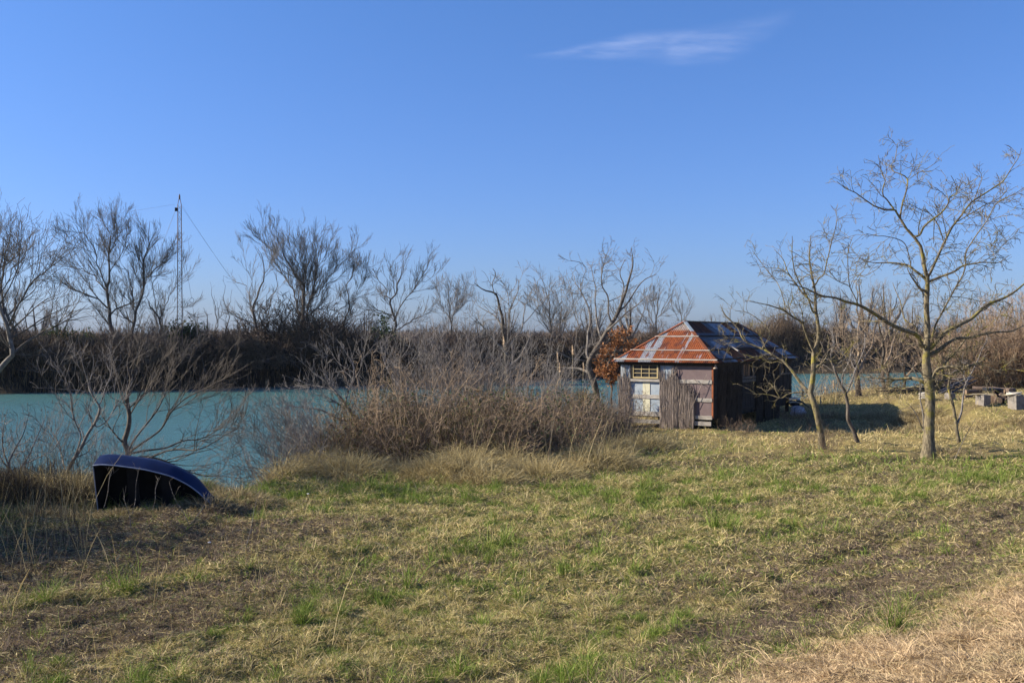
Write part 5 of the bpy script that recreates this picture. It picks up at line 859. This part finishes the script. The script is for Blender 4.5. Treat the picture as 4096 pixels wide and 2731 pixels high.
m.build('bracing', steel, ms); m = MB()
for a, b_ in cs: m.tube([(a*.15, b_*.15, H_), (a*.03, b_*.03, H_+.62)], .026, 5)
m.tube([(0, 0, H_+.45), (0, 0, H_+.75), (0, 0, H_+.95)], [.07, .08, .03], 8); m.build('cap', steel, ms)
MB().box((-.42, -.16, H_-.62), (-.16, .1, H_-.32), .02).build('floodlight', dark_in, ms)
wire = M('guy wire', (.12, .12, .13), (.2, .2, .2), 3, rough=.5)
def guy(p, q_, sag, r=.0065, nm='guy_wire'):
    t = np.linspace(0, 1, 18)[:, None]; P3 = np.array(p)*(1-t)+np.array(q_)*t; P3[:, 2] -= (4*t*(1-t))[:, 0]*sag; MB().tube(P3, r, 4).build(nm, wire, ms)
ca, sa = math.cos(-R(20)), math.sin(-R(20)); rot = lambda x, y, z: (ca*x-sa*y, sa*x+ca*y, z)
guy((-.4, 0, H_), rot(-52, -4, H_-3.0), 1.6); guy((.2, 0, H_-.05), rot(10.4, 3, 0), .5); guy((.2, .1, H_-.2), rot(10.0, 6, 0), .5); guy((-.2, 0, H_-.1), rot(-8.2, 5, 0), .4); guy((-.2, 0, H_-.1), rot(-5.3, -3, .2), .3); guy((-.1, 0, H_-2), rot(-4.3, 8, .2), .3)
guy((.2, 0, H_-3), rot(1.3, -.6, 6.6), .2, .012, 'cable'); guy(rot(1.3, -.6, 6.3), rot(2.6, -1, 0), .1, .014, 'cable'); th = np.linspace(0, 6.3, 16)
MB().tube(np.stack([rot(1.3+.19*math.cos(a), -.6, 6.45+.22*math.sin(a)) for a in th]), .02, 4).build('cable_ring', wire, ms)

# ------------------------------------------------------------------ things on the right hand bank
conc = M('weathered concrete', (.13, .115, .10), (.27, .245, .22), 5, bump=.5, c3=(.22, .19, .16), s3=3)
def block(px, py, d, w, h, lb, rz):
    p = px2w(px, py, d); e = MB(); e.box((-w/2, -w/2, -.35), (w/2, w/2, h), .012).box((-w/2+.03, -w/2+.03, h+.002), (w/2-.03, w/2-.03, h+.02), .008); o = e.build('concrete_block', conc, None, loc=p); o.rotation_euler[2] = R(rz); return tag(o, lb, 'concrete block', 'concrete blocks on the bank')
block(950, 399.5, 46, .34, .30, 'pale concrete block just right of the largest trunk', 28); block(983, 401.5, 44, .44, .30, 'pale concrete block carrying a bundle of cut reeds', 28); block(1016, 402, 43, .46, .30, 'concrete block carrying the coiled rope at the right edge', 22)
def px3(px, py, d): return px2w(px, py, d)
p = px3(924, 399, 46); v = []
th = np.linspace(0, 50, 300); rr_ = .2+.03*np.sin(th*.37); MB().tube(np.stack([rr_*np.cos(th), rr_*np.sin(th), .04+.28*(th/50)+.02*np.sin(th*1.7)], -1), .018, 5).build('rope_coil', M('pale rope', (.5, .45, .36), (.66, .6, .5), 20), None, loc=p)
tag(bpy.data.objects['rope_coil'], 'pale heap of rope by the left side of the largest trunk', 'rope')
p = px3(1014.5, 394.6, 43); th = np.linspace(0, 40, 240); rr_ = .20+.05*np.sin(th*.53); o = MB().tube(np.stack([rr_*np.cos(th)*1.3, rr_*np.sin(th), .02+.10*(th/40)+.02*np.sin(th*1.9)], -1), .016, 5).build('rope_coil', bpy.data.materials['pale rope'], None, loc=p); tag(o, 'cream rope coiled on the rightmost concrete block', 'rope')
def bundle(name, p, n, L, r, mat, spread, lb, cat, h=.05):
    m = MB()
    for k in range(n): a = rng.normal(0, .12); y_ = rng.uniform(-.15, .15); z_ = rng.uniform(0, h); x_ = rng.normal(0, .12); m.tube([(x_-L/2, y_-a*.5, z_), (x_, y_, z_+.01), (x_+L/2, y_+a*.5, z_+rng.uniform(-.02, .03))], r, 4)
    return tag(m.build(name, mat, None, loc=p), lb, cat)
bundle('reed_bundle', px3(982, 394.5, 44)+np.array([.02, 0, .0]), 34, .62, .009, reed_m, .2, 'loose bundle of cut reeds lying on the middle concrete block', 'reeds')
bundle('reed_bundle', px3(1014, 395.2, 43), 16, .6, .009, reed_m, .2, 'few cut reeds under the coiled rope', 'reeds')
logm = M('log bark', (.07, .05, .04), (.17, .12, .09), 12, bump=.5); logend = M('sawn log end', (.15, .10, .065), (.26, .18, .12), 14); tar = M('black rubber sheet', (.012, .014, .02), (.03, .032, .04), 5, rough=.4)
def log(px, py, d, L, r, rz, lb, el=0):
    p = px3(px, py, d); r *= 1.2; lay = 0 if py > 399.5 else 1 if py > 397.5 else 2; p[2] = float(height(p[0], p[1]))-.03+lay*.21; e = empty('log', p, R(rz), lb, 'log', 'logs stacked by the concrete blocks'); n_ = 10; a = np.arange(n_)/n_*6.283; rj = r*rng.uniform(.88, 1.1, n_)
    ring = lambda x, k=1: np.stack([np.full(n_, x), rj*k*np.cos(a), r+rj*k*np.sin(a)+el*x], -1); V = np.vstack([ring(-L/2), ring(-L/6, 1.04), ring(L/6, .98), ring(L/2)])
    q = np.array([[k*n_+i, k*n_+(i+1) % n_, (k+1)*n_+(i+1) % n_, (k+1)*n_+i] for k in range(3) for i in range(n_)]); mesh_np('bark', V, [q], logm, e, smooth=True)
    
    for x_ in (-L/2-.002, L/2+.002): mesh_np('end_grain', np.vstack([ring(x_), [[x_*1.005, 0, r]]]), [np.array([[i, (i+1) % n_, n_] for i in range(n_)])], logend, e)
for k, a in enumerate(((997, 402, 44.6, .8, .13, 75, 'thick log on the ground right of the reed bundle block'), (1003, 402, 44.8, .8, .12, 95, 'log with pale sawn end in the bottom row near the rope block'), (991, 400, 44.9, .9, .12, 70, 'log lying behind the reed bundle block'), (1000, 398.5, 44.9, .8, .12, 80, 'log with square sawn end in the second row'), (1006, 399, 44.9, .8, .11, 100, 'log at the right end of the second row'), (994.5, 398, 44.9, .9, .11, 60, 'log under the black rubber sheet, left end'), (1003, 395, 44.9, .9, .11, 110, 'log under the black rubber sheet, right end'), (973, 399, 47, .9, .09, 20, 'thin reddish log left behind the reed bundle block', ), (1008, 392.8, 44.9, .8, .12, 30, 'large dark log lying across the top at the right edge'), (968, 400, 47.5, .8, .07, 40, 'thin crooked log in the brush left of the reed bundle block'), (984, 396, 47, 1.0, .08, 150, 'long thin log behind the stack'))): log(*a)
o = MB().box((-.62, -.25, 0), (.55, .25, .10), .03).build('rubber_sheet', tar, None, loc=px3(999, 389.6, 44.9)+np.array([0, 0, 0])); o.rotation_euler[2] = R(-6); tag(o, 'black folded sheet lying on top of the log stack', 'sheet')
plank_m = M('dark wet planks', (.035, .036, .045), (.10, .10, .115), 5, rough=.55, stretch=(.4, 3, 3)); k = 0
plk = ['dark plank in the heap behind the largest tree']
for r_ in range(7):
    for c in range(2 if r_ > 1 else 3):
        L = rng.uniform(1.7, 2.7); z = r_*.085+.12; x = rng.normal(0, .18)+(.2 if r_ > 3 else -.1); a = rng.normal(0, .13); p = px3(940, 394.6, 51.5)+np.array([x, c*.32-.2, z+.16])
        tl = rng.normal(.0, .05)+(.06 if r_ > 4 else 0); o = MB().bar((-L/2, 0, -L/2*tl), (L/2, 0, L/2*tl), rng.uniform(.16, .26), .045, 0, .006).build('plank', plank_m, None, loc=p); o.rotation_euler[2] = a
        tag(o, 'dark weathered plank in the '+('lowest', 'second', 'third', 'fourth', 'fifth', 'sixth', 'topmost')[r_]+' layer of the heap by the water, '+('front', 'middle', 'back')[c]+' side', 'plank', 'planks heaped behind the largest tree')
for k in range(5):
    L = rng.uniform(1.2, 2.0); p = px3(951, 392, 51)+np.array([rng.uniform(0, .6), -.35, .22+k*.06]); o = MB().bar((-L/2, 0, -L*.22), (L/2, 0, L*.22), .13, .04, 0, .006).build('plank', plank_m, None, loc=p); o.rotation_euler[2] = rng.normal(0, .3)
    tag(o, ('lowest', 'second lowest', 'middle', 'second highest', 'highest')[k]+' of the dark planks tilted up on the right side of the heap', 'plank', 'tilted planks on the right of the heap')
m = MB()
for k in range(70):
    c = np.array([rng.uniform(-1.6, 1.0), rng.uniform(-.4, .4), rng.uniform(.0, .28)]); L = rng.uniform(.5, 1.3); a = rng.normal(0, .35); e_ = rng.normal(-.05, .15); dv = np.array([math.cos(a), math.sin(a), e_])*L/2; m.tube([c-dv, c+rng.normal(0, .02, 3), c+dv], rng.uniform(.008, .022), 4)
tag(m.build('stick_pile', bark_dark, None, loc=px3(920, 393, 51)), 'pile of dark sticks at the left of the plank heap', 'stick pile')
# behind the hut
def lump(name, p, s, mat, lb, cat, seed, sub=3):
    bm_n = 18; u = np.linspace(0, math.pi, 12); v = np.linspace(0, 2*math.pi, bm_n+1)[:-1]; U, V_ = np.meshgrid(u, v, indexing='ij'); d3 = np.stack([np.sin(U)*np.cos(V_), np.sin(U)*np.sin(V_), np.cos(U)], -1)
    rr = 1+.5*(fbm(d3[..., 0]*2+seed+5, d3[..., 1]*2+d3[..., 2]*2+9, 3)-.5)*1.2; P3 = d3*rr[..., None]*np.array(s); i = np.arange(12*bm_n).reshape(12, bm_n)
    q = np.stack([i[:-1], i[1:], np.roll(i, -1, 1)[1:], np.roll(i, -1, 1)[:-1]], -1).reshape(-1, 4); o = mesh_np(name, P3.reshape(-1, 3), [q], mat, None, loc=p); return tag(o, lb, cat)
lump('tarpaulin', px3(797.5, 411.5, 45.9)+np.array([0, 0, .02]), (.36, .28, .25), M('grey tarpaulin', (.28, .26, .28), (.46, .44, .47), 6, rough=.7, bump=.5), 'crumpled grey tarpaulin on the grass behind the hut corner', 'tarpaulin', 3)
p = px3(795, 402.2, 46.6); e = empty('net_roll', p, R(-10), 'striped roll of cream net leaning at the far corner of the hut', 'net')
m = MB()
for k in range(9): t = (k-4)/4; m.tube([(-.26, t*.12, .02+.17*math.sqrt(max(0, 1-t*t))), (0, t*.15, .05+.2*math.sqrt(max(0, 1-t*t))), (.24, t*.12, .0+.14*math.sqrt(max(0, 1-t*t)))], .03, 6)
m.build('net', bpy.data.materials['pale rope'], e, smooth=True); MB().tube([(-.22, 0, -.02), (0, 0, -.03), (.22, 0, -.05)], [.12, .14, .08], 8).build('underside', tar, e)
m = MB().tube([px3(797, 399.5, 46.7)-px3(797, 399.5, 46.7), px3(803, 402, 46)-px3(797, 399.5, 46.7), px3(811.5, 408.5, 45)-px3(797, 399.5, 46.7)], [.05, .045, .03], 7); tag(m.build('leaning_pole', bark_lichen, None, loc=px3(797, 399.5, 46.7)), 'short lichen-covered pole leaning behind the slender forked tree', 'pole')
p = px3(795.1, 415.5, 45); tag(MB().tube([(0, 0, 0), (-.01, 0, .2), (0, 0, .38)], .02, 5).build('stake', bark_dark, None, loc=p), 'thin dark stake in the grass right of the hut', 'stake')
for i, (px, py, d, s, lb) in enumerate(((308, 493, 22.5, .035, 'white scrap of litter in the grass right of the boat'), (209, 540, 17.5, .03, 'white scrap of litter on the dark ground left of centre'), (228, 518, 19.2, .03, 'small white scrap of litter below the bow of the boat'), (962, 554, 13.6, .022, 'white scrap of litter in the rut at lower right'))):
    x, y = px2w(px, py, d)[:2]; lump('litter', (x, y, float(height(x, y))+.02), (s, s*.6, s*.4), M('white litter', (.7, .7, .72), (.8, .8, .8), 5), lb, 'litter', i)

# ------------------------------------------------------------------ cirrus cloud, a real sheet high up
ZC = 2600.
sp_ = np.array([(150, 412), (400, 402), (700, 366), (1000, 335), (1300, 345), (1600, 320), (1850, 235), (2160, 95)], float); hw = np.array([14, 40, 80, 125, 150, 165, 150, 60.])
u = np.linspace(0, 1, 70); ui = np.linspace(0, 1, 8); cx = np.interp(u, ui, sp_[:, 0]); cy = np.interp(u, ui, sp_[:, 1]); hh = np.interp(u, ui, hw)
k5 = np.ones(7)/7; cy = np.convolve(np.pad(cy, 3, 'edge'), k5, 'valid'); hh = np.convolve(np.pad(hh, 3, 'edge'), k5, 'valid')
tt = np.linspace(-1, 1, 25); XX = cx[:, None]+0*tt; YY = cy[:, None]+hh[:, None]*tt; PX = (2000+XX/1.809)/4; PY = YY/1.809/4
dd = (ZC-CAM_Z)/((HY-PY)/F); V = np.stack([(PX-512)/F*dd, dd, np.full(dd.shape, ZC)], -1)
al = (1-tt[None]**2)**1.2*np.clip(np.sin(np.pi*np.clip(u, 0, 1)), 0, 1)[:, None]**1.1; al = al*(.35+1.1*fbm(XX*.004+YY*.01, YY*.014-XX*.002, 3))*(.75+.5*np.exp(-((tt[None]+.35)/.3)**2))
cm = bpy.data.materials.new('cirrus'); cm.use_nodes = True; n = cm.node_tree.nodes; l = cm.node_tree.links; n.remove(n['Principled BSDF'])
df = n.new('ShaderNodeBsdfDiffuse'); df.inputs[0].default_value = (.95, .95, .95, 1); tl = n.new('ShaderNodeBsdfTranslucent'); tl.inputs[0].default_value = (.95, .95, .95, 1); ad = n.new('ShaderNodeAddShader'); l.new(df.outputs[0], ad.inputs[0]); l.new(tl.outputs[0], ad.inputs[1])
tp = n.new('ShaderNodeBsdfTransparent'); ms_ = n.new('ShaderNodeMixShader'); at_ = n.new('ShaderNodeAttribute'); at_.attribute_name = 'Col'
tc = n.new('ShaderNodeTexCoord'); mp = n.new('ShaderNodeMapping'); mp.inputs['Rotation'].default_value = (0, 0, R(-14)); mp.inputs['Scale'].default_value = (.0010, .0016, 1); nz = n.new('ShaderNodeTexNoise'); nz.inputs['Scale'].default_value = 2; nz.inputs['Detail'].default_value = 7; nz.inputs['Roughness'].default_value = .55
l.new(tc.outputs['Object'], mp.inputs[0]); l.new(mp.outputs[0], nz.inputs[0]); mr = n.new('ShaderNodeMapRange'); mr.inputs[1].default_value = .35; mr.inputs[2].default_value = .68; mr.inputs[3].default_value = .02; mr.inputs[4].default_value = .14; l.new(nz.outputs[0], mr.inputs[0])
mu = n.new('ShaderNodeMath'); mu.operation = 'MULTIPLY'; l.new(at_.outputs[2], mu.inputs[0]); l.new(mr.outputs[0], mu.inputs[1]); l.new(mu.outputs[0], ms_.inputs[0]); l.new(tp.outputs[0], ms_.inputs[1]); l.new(ad.outputs[0], ms_.inputs[2]); l.new(ms_.outputs[0], n['Material Output'].inputs[0])
o = mesh_np('cloud', V.reshape(-1, 3), [grid_q(70, 25)], cm, None, col=np.repeat(al.reshape(-1, 1), 3, 1)); tag(o, 'thin wisp of cirrus cloud high in the blue sky', 'cloud', kind='structure')

# ------------------------------------------------------------------ air
hz_ = MB().box((-1500, -60, -5.), (1500, 900, 30)).build('haze', bpy.data.materials.new('air'), None); tag(hz_, kind='stuff'); hz_['label'] = 'thin pale winter haze over the river and fields'; hz_['category'] = 'haze'
am = hz_.data.materials[0]; am.use_nodes = True; n = am.node_tree.nodes; n.remove(n['Principled BSDF']); pv = n.new('ShaderNodeVolumePrincipled'); pv.inputs['Color'].default_value = (.80, .88, 1, 1); pv.inputs['Density'].default_value = .00008; pv.inputs['Anisotropy'].default_value = .0
am.node_tree.links.new(pv.outputs[0], n['Material Output'].inputs[1])
